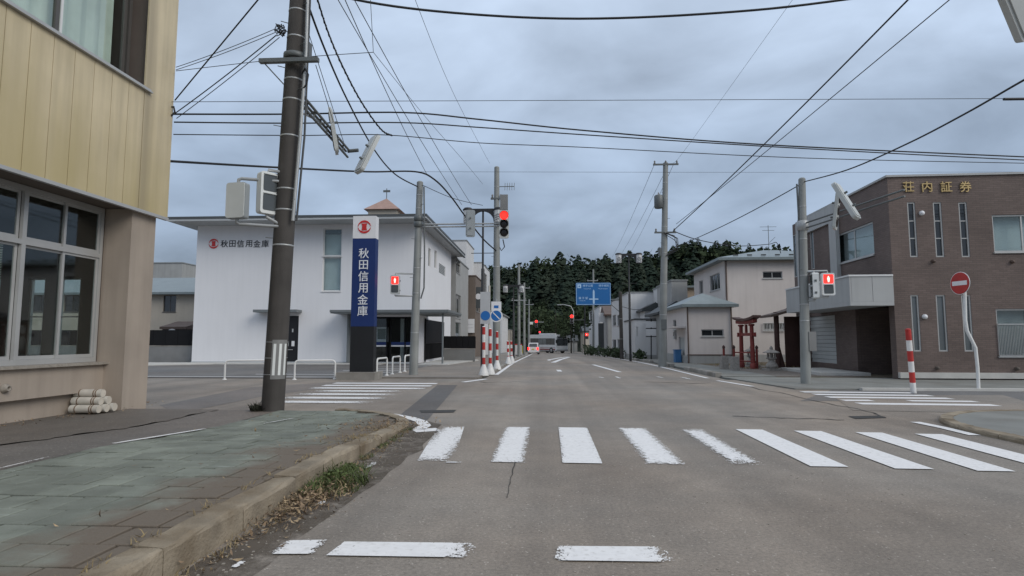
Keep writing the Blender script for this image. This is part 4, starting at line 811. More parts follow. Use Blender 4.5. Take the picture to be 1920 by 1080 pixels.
curved(2.06,2.2,1.05,.085,.05,'torii_red','lower_lintel'); curved(2.205,2.31,1.25,.16,.12,'torii_top','upper_lintel')
def lantern(label,p):
    t=thing('stone_lantern',label,'lantern',p,.2,'stone lanterns by the torii')
    MB().box(-.3,.3,-.3,.3,0,.1).build('plinth','granite',t); MB().lathe((0,0,.1),[(.2,0),(.26,.05),(.24,.15),(.13,.28),(.12,.36)],10).build('shaft','granite',t); MB().lathe((0,0,.46),[(.13,0),(.22,.06),(.22,.1)],10).build('platform','granite',t)
    fb=MB(); 
    for x in (-.13,.07):
        for y in (-.13,.07): fb.box(x,x+.06,y,y+.06,.56,.73)
    fb.box(-.135,.135,-.135,.135,.732,.75); fb.build('fire_box','granite',t); MB().lathe((0,0,.755),[(.36,0),(.36,.03),(.16,.12),(.06,.16)],6,smooth=False).build('roof','granite',t); MB().lathe((0,0,.915),[(.05,0),(.08,.04),(.05,.1),(.01,.15)],10).build('finial','granite',t)
lantern('squat stone lantern to the right of the red torii gate',V((9.72,26.2,.05))); lantern('stone lantern half hidden behind the red torii posts',V((9.95,29.4,.05)))
for lb_,px,py,D in (('first stone post, nearer the pole, left of the torii',1358,694,27.2),('second stone post standing right at the torii',1378,697,26.0)):
    q=P(px,py,D); t=thing('stone_post',lb_,'post',(q.x,q.y,.05),.1,'stone posts before the shrine'); MB().box(-.15,.15,-.15,.15,0,.55).build('block','granite',t); MB().box(-.13,.13,-.13,.13,.552,.6).build('cap','granite',t)
rf=thingw('shrine_fence','low dark red shrine fence between torii and stone lantern','fence',(9.8,28.4,0))
for px,D in ((1358,28.6),(1377,28.5),(1420,27.6)):
    q=P(px,690,D); MB().tube([V((q.x,q.y,0)),V((q.x,q.y,.95))],.055,8).build('post','torii_red',rf); MB().lathe((q.x,q.y,.95),[(.05,0),(.07,.04),(.07,.1),(.02,.17)],8).build('finial','shrine_wood',rf)
for z in (.38,.78):
    a=P(1377,690,28.5); b=P(1420,690,27.6); MB().tube([V((a.x,a.y,z)),V((b.x,b.y,z))],.035,6).build('rail','torii_red',rf)
sp_=thingw('shrine_shelter','open dark wooden shelter with brown curved roof beside the office building','shelter',(12.2,29.8,0)); q=P(1455,590,29)
MB().tube([V((q.x,29,.05)),V((q.x,29,2.7))],.12,10).build('post','shrine_wood',sp_); MB().tube([V((q.x+1.6,29,.05)),V((q.x+1.6,29,2.7))],.12,10).build('post','shrine_wood',sp_)
m=MB(); vs=[]
for i in range(9):
    x=q.x-.5+3.2*i/8; k=(abs(i-4)/4); z=3.1-.55*k**.7
    vs+=[V((x,28.3,z)),V((x,29.7,z)),V((x,29.7,z-.12)),V((x,28.3,z-.12))]
m.add(vs,[(4*i+c,4*i+(c+1)%4,4*i+4+(c+1)%4,4*i+4+c) for i in range(8) for c in range(4)]+[(0,1,2,3),(32,33,34,35)]); m.build('roof','roof_brown',sp_); MB().box(q.x+.5,q.x+1.5,29.3,29.36,.05,2.5).build('back_wall','shrine_wood',sp_)
MB().tube([V((q.x+.25,29.2,.05)),V((q.x+.1,29.2,1.05))],[.18,.1],8).build('figure','shrine_wood',sp_)
# ================================================================ street furniture
def hoop(label,a,b,h,r=.032):
    a=V(a);b=V(b); d=(b-a).normalized(); c=.12; pts=[a-Z*.05,a+Z*(h-c)]
    pts+=[a+d*(c-c*math.cos(k*PI/8))+Z*(h-c+c*math.sin(k*PI/8)) for k in range(1,5)]+[b-d*(c-c*math.cos(k*PI/8))+Z*(h-c+c*math.sin(k*PI/8)) for k in range(4,0,-1)]+[b+Z*(h-c),b-Z*.05]
    t=thingw('hoop_barrier',label,'barrier',a,'white hoop barriers before the bank'); MB().tube(pts,r,10).build('hoop','rail_white',t)
    for p in (a,b): MB().lathe(p-Z*.02,[(.07,0),(.07,.045),(.035,.06)],10).build('foot','rail_white',t)
hoop('long white hoop barrier left of the leaning concrete pole',G(421,712),G(516,711),.66); hoop('long white hoop barrier between the concrete pole and the pylon sign',G(552,712),G(628,711),.66)
hoop('short white hoop barrier right beside the pylon sign plinth',(-6.0,20.6,.05),(-5.97,21.8,.05),.66); hoop('short white hoop barrier second from the pylon sign',(-5.97,22.6,.05),(-5.95,23.7,.05),.66); hoop('short white hoop barrier partly hidden by the grey signal pole',(-5.95,24.5,.05),(-5.93,25.6,.05),.66)
def snowpole(label,b,top,r,bands,group,cone=True):
    b=V(b);top=V(top); t=thingw('marker_pole',label,'bollard',b,group); L=(top-b); k=0
    if cone: MB().lathe(b-Z*.02,[(.2,0),(.19,.06),(.11,.3),(r+.005,.42)],12).build('base_cone','white_paint',t); k=.2
    n=len(bands)
    for i,c in enumerate(bands):
        a=b+L*(k+(1-k)*i/n); e=b+L*(k+(1-k)*(i+1)/n); MB().tube([a,e],r,12).build('band','red_paint' if c=='r' else 'white_paint',t)
    MB().lathe(top,[(r,0),(r*.8,.02),(r*.2,.03)],10).build('cap','white_paint' if cone else 'red_paint',t)
gp_='red and white marker poles along the left kerb'
for lb_,px,py,yt,D in (('red and white pole nearest the twin street lamp',907,703,613,23.2),('middle red and white pole of the near three at the kerb',919,701,617,23.9),('red and white pole right of the no parking sign',932,692,622,27.0),('left pole of the farther red and white pair',953,682,640,33.5),('right pole of the farther red and white pair',959.5,680,640,35.0)):
    b=G(px,py,.05); D=b.y; snowpole(lb_,b,P(px-(1 if px>940 else 0),yt,D),.062,'wrwrwr'[1:] if False else 'rwrwr',gp_)
b=G(1713,737,.035); snowpole('leaning red and white pole by the right side crossing',b,P(1702.5,618,b.y-.15),.065,'wrwrwr','marker pole on the right',False)
# bent no-entry sign
ne=thingw('no_entry_sign','round red no entry sign on a bent white post','sign',G(1835,733)); D=G(1835,733).y
pp=[P(1835,735,D),P(1833,690,D),P(1829,652,D),P(1822,638,D),P(1813,620,D),P(1810,600,D),P(1809,552,D),P(1807,520,D)]
MB().tube(pp,.042,10).build('post','rail_white',ne)
c=P(1805,531,D-.0)-X*.07; nn=V((-.985,-.17,.03)).normalized(); tt=Z.cross(nn).normalized(); frn=(V((c.x,c.y,0)),tt,nn)
MB().lathe(c,[(.30,0),(.30,.012),(.29,.016)],28,nn).build('disc','red_paint',ne).data.materials
MB().lathe(c-nn*.004,[(.315,0),(.315,.01)],28,nn).build('rim','sign_white',ne); MB().lb(frn,-.235,.235,.018,.022,c.z-.06,c.z+.06).build('bar','sign_white',ne)
# ---------------------------------------------------------------- poles
def pole(name,label,base,top,r0,r1,m,bands=(),bolts=(),group=None,cat='utility pole'):
    base=V(base);top=V(top); t=thingw(name,label,cat,base,group); L=top-base
    MB().tube([base-Z*.1]+[base+L*i/8 for i in range(9)],[r0]+[r0+(r1-r0)*i/8 for i in range(9)],18).build('pole',m,t)
    R=lambda k:r0+(r1-r0)*k
    for k in bands:
        MB().lathe(base+L*k-Z*.015,[(R(k),0),(R(k)+.006,.003),(R(k)+.006,.03),(R(k),.033)],18).build('band','galv',t)
    for i,k in enumerate(bolts):
        c=base+L*k; s=1 if i%2 else -1; d=V((s*.8,-.6,0)); MB().tube([c+d*(R(k)-.01),c+d*(R(k)+.14)],.009,5).build('step_bolt','galv_dark',t)
    MB().lathe(top,[(r1,0),(r1*.7,.04),(r1*.1,.05)],14).build('pole_cap',m,t)
    return t,(lambda k:base+L*k),R
PB=P(511,773,11.12); PT=P(566,-90,11.15)
lp,at,R_=pole('utility_pole','leaning dark concrete utility pole on the near left corner',PB,PT,.21,.17,'pole_dark',(.345,.42,.465,.58,.66,.705,.80,.86),(.36,.44,.60,.68,.73,.78,.83,.87,.92))
kz=lambda py:(py-773)/(-90-773)
def ppt(px,py,D=11.1): return P(px,py,D)
MB().tube([ppt(578,-40,11.0),ppt(574,95,11.0),ppt(563,255,10.98),ppt(549,414,10.96)],.034,8).build('conduit','galv',lp); MB().tube([ppt(583,-40,11.12),ppt(571,255,11.12),ppt(556,414,11.1)],.022,8).build('conduit','cable_grey',lp)
cr=MB(); a=ppt(487,114,10.88); b=ppt(597,119,10.88); cr.lb((V((a.x,10.88,0)),X,-Y),0,b.x-a.x,-.05,.05,a.z-.05,a.z+.03); cr.build('crossarm','galv_dark',lp)
MB().tube([ppt(497,120,10.9),ppt(532,158,10.98)],.012,6).build('brace','galv_dark',lp); MB().lathe(at(kz(118))-Z*.06,[(.2,0),(.225,.01),(.225,.1),(.2,.11)],16).build('clamp','galv_dark',lp)
bx=ppt(575,95,11.2); MB().box(bx.x-.07,bx.x+.07,11.1,11.3,bx.z-.17,bx.z+.17).build('junction_box','galv_dark',lp)
MB().tube([ppt(565,170,10.98),ppt(575,158,10.96),ppt(578,140,10.94),ppt(572,128,10.94),ppt(566,140,10.98)],.018,6).build('cable_loop','cable_black',lp)
co=MB(); c=ppt(527,57,11.0)
for k in range(6):
    rr=random.uniform(.08,.13); d=V((random.uniform(-1,1),random.uniform(-.6,.6),random.uniform(-1,1))).normalized(); e=d.orthogonal().normalized(); f=d.cross(e)
    co.tube([c+V((random.uniform(-.05,.05),0,random.uniform(-.05,.05)))+(e*math.cos(q)+f*math.sin(q))*rr for q in [i*2*PI/14 for i in range(15)]],.009,5,False)
co.build('wire_coil','cable_black',lp)
# signal arm over the side street: twin tubes
A0=ppt(562,178,11.2); A1=P(652,288,14.75); A1.z=A0.z
ar=MB()
for s,z in ((-.05,0),(.05,.0),(0,-.16)): ar.tube([A0+X*s+Z*z,A1+X*s+Z*z],.03,8)
for i in range(1,8): q=A0.lerp(A1,i/8); ar.tube([q-X*.05,q+X*.05],.02,6); ar.tube([q,q-Z*.16],.018,6)
ar.build('signal_arm','galv_dark',lp); MB().tube([ppt(558,208,11.2),P(608,232,12.9)],.02,6).build('arm_stay','galv',lp)
MB().tube([A1-Z*.0,A1+X*.28+Z*.02],.05,8).build('arm_end','galv_dark',lp)
# reflective band plate wrapped on the pole
def wrap(t,k0,k1,a0,a1,off,m,nm,n=10):
    vs=[]
    for i in range(n+1):
        q=a0+(a1-a0)*i/n
        for k in (k0,k1): c=at(k); r_=R_(k)+off; vs.append(c+V((r_*math.cos(q),r_*math.sin(q),0)))
    MB().add(vs,[(2*i,2*i+1,2*i+3,2*i+2) for i in range(n)],True).build(nm,m,t)
D2=math.radians
wrap(lp,kz(714),kz(645),D2(-88),D2(-5),.006,'plate_grey','reflector_plate')
for a in (-80,-52,-24): wrap(lp,kz(707),kz(652),D2(a),D2(a+13),.010,'stripe_white','reflective_stripe',4)
for py in (649,677,706): MB().lathe(at(kz(py)),[(R_(kz(py))+.001,-.006),(R_(kz(py))+.008,0),(R_(kz(py))+.001,.006)],18).build('tie_wire','galv',lp)
# ---------------------------------------------------------------- signals
def place(t,c,facing,tilt=0,roll=0):
    f=V(facing).normalized(); zax=Z.copy(); x=(-f).cross(Z)*-1; x=Z.cross(-f)*-1 if False else (V((-f.y,f.x,0))).normalized()
    y=-f; zc_=x.cross(y).normalized()
    M_=Matrix(((x.x,y.x,zc_.x,0),(x.y,y.y,zc_.y,0),(x.z,y.z,zc_.z,0),(0,0,0,1)))
    t.matrix_world=Matrix.Translation(V(c))@M_@Matrix.Rotation(tilt,4,'X')@Matrix.Rotation(roll,4,'Y')
LF=(V((0,0,0)),X,-Y)
def rrect(w,h,r,n=4):
    o=[]
    for cx,cy,a0 in ((w/2-r,h/2-r,0),(-w/2+r,h/2-r,PI/2),(-w/2+r,-h/2+r,PI),(w/2-r,-h/2+r,1.5*PI)): o+=[(cx+r*math.cos(a0+i*PI/2/n),cy+r*math.sin(a0+i*PI/2/n)) for i in range(n+1)]
    return o
def signal(label,c,facing,lit,tilt=0,w=.40,h=1.12,d=.1,m='signal_grey',visor=False,roll=0,lr=.14,em_='red_light',group='vehicle traffic signals',br=True):
    t=thing('traffic_signal',label,'traffic signal',(0,0,0),0,group); place(t,c,facing,tilt,roll)
    MB().prism(LF,rrect(w,h,.08),-d/2,d/2).build('housing',m,t); MB().prism(LF,rrect(w-.1,h-.1,.05),-d/2-.02,-d/2-.002).build('back_cover',m,t)
    for i,z in enumerate((.34,0,-.34)):
        on=lit==i
        MB().lathe((0,-d/2,z*h/1.12),[(lr,0),(lr,.012),(lr*.6,.02),(.01,.024)],20,-Y).build('lens',em_ if on else 'lens_dark',t)
        if visor:
            v=[]; n=14
            for j in range(n+1):
                a=math.radians(-20+220*j/n)
                for y,rr in ((-d/2,lr+.02),(-d/2-.14,lr+.02)): v.append((rr*math.cos(a),y,z*h/1.12+rr*math.sin(a)))
            MB().add(v,[(2*j,2*j+1,2*j+3,2*j+2) for j in range(n)],True).build('visor','galv_dark',t)
    for z in ((.2,-.2) if br else ()): MB().tube([V((0,d/2+.02,z)),V((0,d/2+.1,z))],.03,8).build('bracket','galv_dark',t)
    return t
signal('slim grey signal seen edge-on at the end of the left arm',P(689,289,14.75),(.74,.67,0),-1,math.radians(24),.44,1.16,.1)
signal('thin signal panel half way along the left arm, edge on',P(625,246,13.15),(-.955,-.30,0),-1,math.radians(10),.36,1.08,.07,'signal_grey')
def pedsignal(label,c,facing,lit,w=.36,h=.74,d=.16,m='signal_white',arms=(),group='pedestrian signals'):
    t=thing('pedestrian_signal',label,'pedestrian signal',(0,0,0),0,group); place(t,c,facing)
    MB().prism(LF,rrect(w,h,.05),-d/2,d/2).build('housing',m,t)
    MB().prism(LF,rrect(w-.02,h-.02,.05),-d/2-.03,-d/2-.002).build('back_cover','signal_grey',t)
    for k,z in enumerate((h*.23,-h*.23)):
        on=lit and k==0
        MB().prism((V((0,0,z)),X,-Y),rrect(w*.74,h*.38,.03),d/2+.001,d/2+.008).build('lamp','red_light' if on else 'lens_grey',t)
        if on:
            fg=MB(); fg.lathe((0,-d/2-.009,z+h*.1),[(.022,0),(.022,.004)],10,-Y); fg.prism((V((0,0,z)),X,-Y),[(-.04,.045),(.04,.045),(.035,-.02),(.02,-.1),(-.02,-.1),(-.035,-.02)],d/2+.009,d/2+.012); fg.build('figure','figure_glow',t)
        MB().lb(LF,-w*.37,w*.37,d/2+.001,d/2+.03,z+h*.2,z+h*.215).build('hood','signal_grey',t)
    for z in (.15,-.22): MB().box(w/2+.001,w/2+.02,-.03,.03,z-.03,z+.03).build('latch','galv_dark',t)
    for a in arms:
        o=MB().tube(a,.032,8).build('arm','galv',t); o.parent=t; o.matrix_parent_inverse=t.matrix_world.inverted()
    return t
bpy.context.view_layer.update()
c1=P(446,377,10.75); c2=P(502,363,10.95); q=at(kz(325)); q2=at(kz(428))
pedsignal('grey pedestrian signal seen from behind, left of the leaning pole',c1,(.12,1,0),False,.40,.70,.13,'signal_back',[[c1+Z*.35,c1+Z*.42,c1+Z*.44+X*.06,V((q.x,q.y-.1,c1.z+.44))],[c1-Z*.35,c1-Z*.42,c1-Z*.45+X*.06,V((q2.x,q2.y-.15,c1.z-.46))]])
pedsignal('pedestrian signal with two dark lamps facing right on the leaning pole',c2,(.80,-.60,0),False,.36,.82,.17,'signal_white',[[c2+Z*.4,c2+Z*.47,V((q.x,q.y-.12,c2.z+.43))],[c2-Z*.41,c2-Z*.47,V((q2.x,q2.y-.15,c2.z-.62))]])
# grey signal pole beyond the crossing on the left
b=P(775,706,22.3); tpt=P(787.5,342,22.4)
gpole,at2,_=pole('signal_pole','grey concrete signal pole beside the white hoop barriers',b,tpt,.17,.125,'pole_grey',(.22,.42,.55,.80,.86,.93),(.5,.6,.7,.88))
za_=zat(418,22.3); zb_=zat(424,22.3); s=P(938,421,22.3)
for z_ in (za_,zb_+.02): MB().tube([V((at2(.8).x,22.3,z_)),V((s.x,22.3,z_))],.03,8).build('signal_arm','galv',gpole)
MB().tube([P(795,350,22.2),P(796,480,22.2),P(795,540,22.2),P(789,560,22.2)],.03,8).build('cable_conduit','galv_dark',gpole)
for z_ in (zat(407,22.3),za_): MB().lathe((at2(.8).x,22.33,z_-.1),[(.15,0),(.18,.02),(.18,.2),(.15,.22)],14).build('clamp','galv_dark',gpole)
c=P(945,420.5,22.1); signal('lit red traffic signal hanging over the left lane',c,(.08,-1,0),0,math.radians(3),.37,1.08,.12,'signal_grey',True,lr=.15)
c=P(945,379,22.35); t=thingw('signal_box','dark slim box mounted above the lit red signal','box',c); MB().box(c.x-.15,c.x+.15,22.3,22.42,c.z-.3,c.z+.29).build('housing','plate_grey',t); MB().tube([c-Z*.3,c-Z*.6],.03,6).build('bracket','galv_dark',t)
c=P(882,419,22.15); signal('slim grey signal back on the left arm near the street lamp',c,(-.1,1,0),-1,0,.36,1.05,.09,'signal_back')
cc=P(741,534,22.1); aw=V((at2(.5).x,22.3,0))
bpy.context.view_layer.update()
pedsignal('lit red pedestrian signal beside the grey signal pole in front of the bank',cc,(.05,-1,0),True,.36,.72,.13,'signal_grey',[[cc+Z*.38,cc+Z*.44,V((aw.x,22.3,cc.z+.44))],[cc-Z*.38,cc-Z*.42,V((aw.x,22.3,cc.z-.42))]])
# twin lamps
def lamp(label,px,D,ytop,sc_=1.,m='pole_black'):
    b=P(px,690,D); b.z=gz(D); zt=zat(ytop,D); t=thingw('street_lamp',label,'street lamp',b,'twin-lantern street lamps'); x=b.x
    MB().tube([V((x,D,b.z-.1)),V((x,D,b.z+(zt-b.z)*.62)),V((x,D,b.z+(zt-b.z)*.625)),V((x,D,zt))],[.085,.08,.05,.045],12).build('post',m,t)
    w_=.82*sc_; hd=[(-w_-.22,zt+.0),(-w_-.22,zt-.12),(-w_+.24,zt-.16)]+[(-.50*sc_*math.cos(a),zt-.52*sc_+.42*sc_*math.sin(a)) for a in [i*PI/10 for i in range(11)]][0:0]
    arc=[(-.5*sc_*math.cos(i*PI/12),zt-.62*sc_+.5*sc_*math.sin(i*PI/12)) for i in range(13)]
    fr_=(V((x,D,0)),X,-Y); pts=arc; mb=MB()
    for (a0,c0),(a1,c1) in zip(pts,pts[1:]): mb.prism(fr_,[(a0,c0),(a1,c1),(a1,zt),(a0,zt)],-.06,.06)
    mb.build('arch','pole_black',t)
    for s in (-1,1):
        lx=x+s*.72*sc_; o=MB().lathe((lx,D,zt-.68*sc_),[(.17*sc_,0),(.21*sc_,.05),(.21*sc_,.60*sc_)],8,smooth=False).build('lantern','house_white',t)
        MB().lathe((lx,D,zt-.075*sc_),[(.24*sc_,0),(.25*sc_,.05),(.18*sc_,.12*sc_)],8).build('cap','pole_black',o); MB().lathe((lx,D,zt-.72*sc_),[(.12*sc_,0),(.19*sc_,.035)],8).build('lower_ring','pole_black',o)
        for k in range(3):
            z=zt-.62*sc_+k*.11*sc_
            for s2 in (-1,1): MB().prism((V((lx,D-.205*sc_,0)),X,-Y),[(0,z+.10*sc_),(s2*.16*sc_,z),(s2*.16*sc_,z+.035),(0,z+.135*sc_)],0,.012).build('chevron','galv_dark',o)
    MB().tube([V((x-.55*sc_,D,b.z+(zt-b.z)*.72)),V((x+.55*sc_,D,b.z+(zt-b.z)*.72))],.018,6).build('banner_arm',m,t)
lamp('near twin-lantern street lamp by the red and white poles',904.5,27,390); lamp('twin-lantern street lamp on the right beside the blue sign',1182.5,40,477,.95); lamp('far twin-lantern street lamp on the left pavement',963,47,534,.9)
def xarm(t,c,w,z,m='galv_dark',ins=3,d=.08):
    MB().box(c.x-w,c.x+w,c.y-.05-d,c.y+.03-d,z-.04,z+.04).build('crossarm',m,t)
    for i in range(ins):
        x=c.x-w+.08+(2*w-.16)*i/max(1,ins-1); MB().lathe((x,c.y-.01-d,z+.04),[(.03,0),(.055,.03),(.03,.08),(.055,.11),(.02,.17)],8).build('insulator','insulator',t)
def transformer(t,c,m='galv'): 
    o=MB().lathe(c-Z*.35,[(.2,0),(.23,.03),(.23,.62),(.19,.68)],14).build('transformer',m,t); MB().lathe(c+Z*.34,[(.05,0),(.03,.14)],8).build('bushing','insulator',o)
b=G(931,693); p1,a_,_=pole('utility_pole','tall grey utility pole with a small antenna behind the lit signal',b,P(931.5,314,b.y),.19,.12,'pole_grey',(.3,.5,.72,.9),(.55,.65,.75,.85),'grey utility poles along the street'); D=b.y
an=MB(); q=P(935,350,D); an.tube([q,q+X*.75],.02,6)
for i in range(5): c=q+X*(.3+.11*i); an.tube([c-Z*.2+V((0,-.1,0)),c+Z*.2+V((0,.1,0))],.012,5)
an.build('antenna','galv_dark',p1); xarm(p1,a_(.8),.28,zat(372,D),ins=2); MB().tube([P(943,449,D),P(946,463,D),P(940,470,D),P(936,462,D)],.025,6).build('cable_loop','cable_black',p1)
b=G(1242,688); p2,a_,_=pole('utility_pole','tall concrete utility pole with transformer on the right pavement',b,P(1248,306,b.y),.21,.13,'pole_grey',(.25,.4,.55,.68,.82,.9),(.3,.45,.6,.72,.85,.95),'grey utility poles along the street'); D=b.y
xarm(p2,a_(.97),.65,zat(313,D),ins=3); xarm(p2,a_(.70),.55,zat(437,D)-.05,ins=2); transformer(p2,P(1235,378,D-.05),'galv_dark'); MB().tube([P(1238,465,D),P(1238,480,D)],.1,10).build('cable_box','galv_dark',p2)
cl_=MB()
for k in range(5): cl_.tube([P(1246,436,D-.2)+V((random.uniform(-.1,.1),0,0)),P(1268,445,D-.2)+V((random.uniform(-.1,.1),0,random.uniform(-.2,.2))),P(1272,462,D-.2)+V((random.uniform(-.15,.1),0,random.uniform(-.2,.2))),P(1249,480,D-.2)],.018,5)
cl_.build('cable_bundle','cable_black',p2); MB().box(a_(.2).x-.14,a_(.2).x+.14,D-.24,D-.2,1.9,2.4).build('notice_plate','galv_dark',p2)
b=G(1511,719,.035); p3,a3,_=pole('signal_pole','grey signal pole in front of the brown office building',b,P(1503.5,336,b.y),.15,.105,'pole_grey',(.3,.38,.52,.7,.78,.86),(.55,.65),None); D=b.y
MB().tube([P(1494,345,D),P(1497,400,D),P(1501,560,D),P(1503,640,D)],.028,8).build('conduit','galv_dark',p3); q=P(1520,640,D); MB().box(q.x-.11,q.x+.11,D-.15,D+.05,q.z-.3,q.z+.3).build('control_box','plate_grey',p3)
MB().lathe(a3(.76)-Z*.12,[(.12,0),(.17,.03),(.17,.3),(.12,.33)],14).build('clamp','galv',p3)
A0=P(1507,424,D); A1=P(1622,372,D); A1=V((A0.x+.62,D-4.2,A0.z)); 
for s in (-.05,.05): MB().tube([A0+Z*s*1.6,A1+Z*s*1.6],.026,8).build('signal_arm','galv_dark',p3)
c=P(1586,377,D-3.3); signal('tilted slim pale signal panel on the arm of the right signal pole',c,(-.72,.69,0),2,math.radians(26),.42,1.12,.1,'signal_grey',em_='green_dim')
c=P(1569,394,D-2.5); signal('thin signal panel seen edge on beside the right pole',c,(.83,-.55,0),-1,math.radians(8),.36,1.08,.07,'signal_grey')
bpy.context.view_layer.update()
cc=P(1552,533,D-.1); pedsignal('lit red pedestrian signal on the pole before the brown office',cc,(-.05,-1,0),True,.38,.70,.13,'signal_white',[[cc+Z*.36,cc+Z*.42,V((a3(.5).x,D,cc.z+.42))],[cc-Z*.36,cc-Z*.40,V((a3(.5).x,D,cc.z-.40))]])
cc=P(1527,536,D-.2); pedsignal('pale pedestrian signal seen side-on between pole and lit signal',cc,(-.97,.2,0),False,.36,.8,.16,'signal_white',[[cc+Z*.4,cc+Z*.45,V((a3(.5).x,D,cc.z+.45))],[cc-Z*.4,cc-Z*.45,V((a3(.5).x,D,cc.z-.45))]])
# near signal whose corner shows at the top right, on its pole beside the road
nb_=thingw('signal_pole','grey signal pole on the near right pavement','utility pole',(9.6,8.2,0)); MB().tube([V((9.6,8.2,0)),V((9.6,8.2,7.5))],[.16,.11],14).build('pole','pole_grey',nb_); MB().tube([V((9.6,8.2,6.4)),V((7.6,8.2,6.4))],.035,8).build('signal_arm','galv',nb_)
ct=P(1905,-2,8.2); signal('pale signal panel corner hanging in from the upper right sky',ct,(-.35,.94,0),-1,math.radians(-18),.44,1.2,.1,'signal_grey',roll=math.radians(48),br=False)
# blue guide sign on its pole
b=G(1166,673.5); Dg=b.y; ps_,_a,_=pole('sign_pole','dark pole carrying the blue direction sign over the road',b,P(1163,548,Dg),.15,.13,'pole_dark',(.3,.6),(),None,'pole')
MB().tube([P(1160,562,Dg),P(1110,562,Dg)],.06,8).build('sign_arm','galv_dark',ps_); MB().tube([P(1162,585,Dg),P(1140,566,Dg)],.03,6).build('arm_brace','galv_dark',ps_)
gs=thingw('direction_sign','blue road direction sign with white arrow hanging over the right lane','sign',P(1112,551,Dg-.1)); q0=P(1080,572,Dg-.12); q1=P(1145,530,Dg-.12); Wg=q1.x-q0.x; Hg=q1.z-q0.z; fg=(V((q0.x,Dg-.12,q0.z)),X,-Y)
MB().prism(fg,[(x+Wg/2,z+Hg/2) for x,z in rrect(Wg,Hg,.08)],-.05,0).build('panel','sign_blue',gs); bd=MB()
for a in ((0.03,Wg-.03,.03,.06),(.03,Wg-.03,Hg-.06,Hg-.03),(.03,.06,.06,Hg-.06),(Wg-.06,Wg-.03,.06,Hg-.06)): bd.lb(fg,a[0],a[1],.002,.006,a[2],a[3])
bd.build('border','arrow_pale',gs); ax_=Wg*.51
MB().prism(fg,[(ax_-.07,.1),(ax_+.07,.1),(ax_+.07,Hg*.60),(ax_+.04,Hg*.66),(ax_,Hg*.7),(ax_-.04,Hg*.66),(ax_-.07,Hg*.60)],.003,.008).build('arrow','arrow_pale',gs)
MB().lb(fg,ax_-.36,ax_-.072,.003,.008,Hg*.24,Hg*.29).build('side_road','arrow_pale',gs); MB().lb(fg,ax_+.072,ax_+.36,.003,.008,Hg*.24,Hg*.29).build('side_road','arrow_pale',gs)
MB().prism(fg,[(.12,Hg*.76),(.42,Hg*.76),(.42,Hg*.94),(.12,Hg*.94)],.003,.007).build('pictogram','arrow_pale',gs); MB().prism(fg,[(.2,Hg*.81),(.34,Hg*.81),(.27,Hg*.9)],.008,.011).build('pictogram_mark','sign_blue',gs)
for s,a,c,z in (('横手公園',Wg*.345,Hg*.87,.2),('Yokote Park',Wg*.33,Hg*.735,.115),('横手病院',Wg*.80,Hg*.87,.2),('Yokote Hospital',Wg*.77,Hg*.735,.115),('横 手 駅',Wg*.21,Hg*.31,.21),('Yokote Sta.',Wg*.19,Hg*.2,.1)):
    letter(s,fg,a,c,z,'arrow_pale',gs,.004,.006,.003)
# small signs on posts at the left kerb
b=G(917,697,.05); t=thingw('parking_sign','blue disc sign on a pale plate left of the beige post','sign',b); c=P(910.5,592,b.y); MB().tube([V((b.x,b.y,0)),V((b.x,b.y,zat(535,b.y)))],.045,8).build('post','log_side',t)
MB().box(c.x-.22,c.x+.2,b.y-.08,b.y-.06,c.z-.34,c.z+1.0).build('plate','sign_back',t); MB().lathe((c.x,b.y-.082,c.z),[(.2,0),(.2,.008)],20,-Y).build('disc','disc_blue',t)
b=G(931,694,.05); t=thingw('no_parking_sign','blue no parking sign with white rim and square plate above','sign',P(930.5,592,b.y-.3)); c=P(930.5,592,b.y-.25)
MB().lathe(c,[(.28,0),(.28,.01)],24,-Y).build('rim','sign_white',t); MB().lathe(c-Y*.012,[(.225,0),(.225,.006)],24,-Y).build('disc','disc_blue',t); MB().prism((c,X,-Y),[(-.16,.13),(-.13,.16),(.16,-.13),(.13,-.16)],.02,.024).build('slash','sign_white',t); q=P(930.5,574,b.y-.25); MB().box(q.x-.22,q.x+.22,q.y,q.y+.02,q.z-.2,q.z+.2).build('upper_plate','sign_white',t); MB().box(q.x-.1,q.x+.1,q.y-.006,q.y-.002,q.z-.09,q.z+.03).build('plate_mark','disc_blue',t)
MB().tube([c+V((0,.13,-.3)),c+V((0,.13,.75))],.03,6).build('bracket','galv',t)
# double board sign on the right
b=G(1221,675); t=thingw('board_sign','black post with two white boards before the low box building','sign',b); D=b.y; MB().tube([b,P(1221,598,D)],.04,8).build('post','black_metal',t)
for y0,y1 in ((603,614),(617,629)): q0=P(1211.5,y1,D-.06); q1=P(1230,y0,D-.06); MB().box(q0.x,q1.x,D-.08,D-.05,q0.z,q1.z).build('board','house_white',t)
for y0 in (601,616,631): q0=P(1211,y0,D-.05); q1=P(1230.5,y0,D); MB().box(q0.x,q1.x,D-.045,D-.01,q0.z-.03,q0.z+.03).build('crossbar','black_metal',t)
t=thingw('shop_sign','narrow dark vertical shop sign below the brown-roofed house','sign',P(1127,633,73)); q0=P(1122.5,660,73); q1=P(1132,606,73); MB().box(q0.x,q1.x,73,73.2,q0.z,q1.z).build('sign_panel','roof_dark',t); q=P(1129,595,73); MB().box(q.x-.4,q.x+.35,73,73.2,q.z-.6,q.z+.55).build('upper_panel','house_white',t)
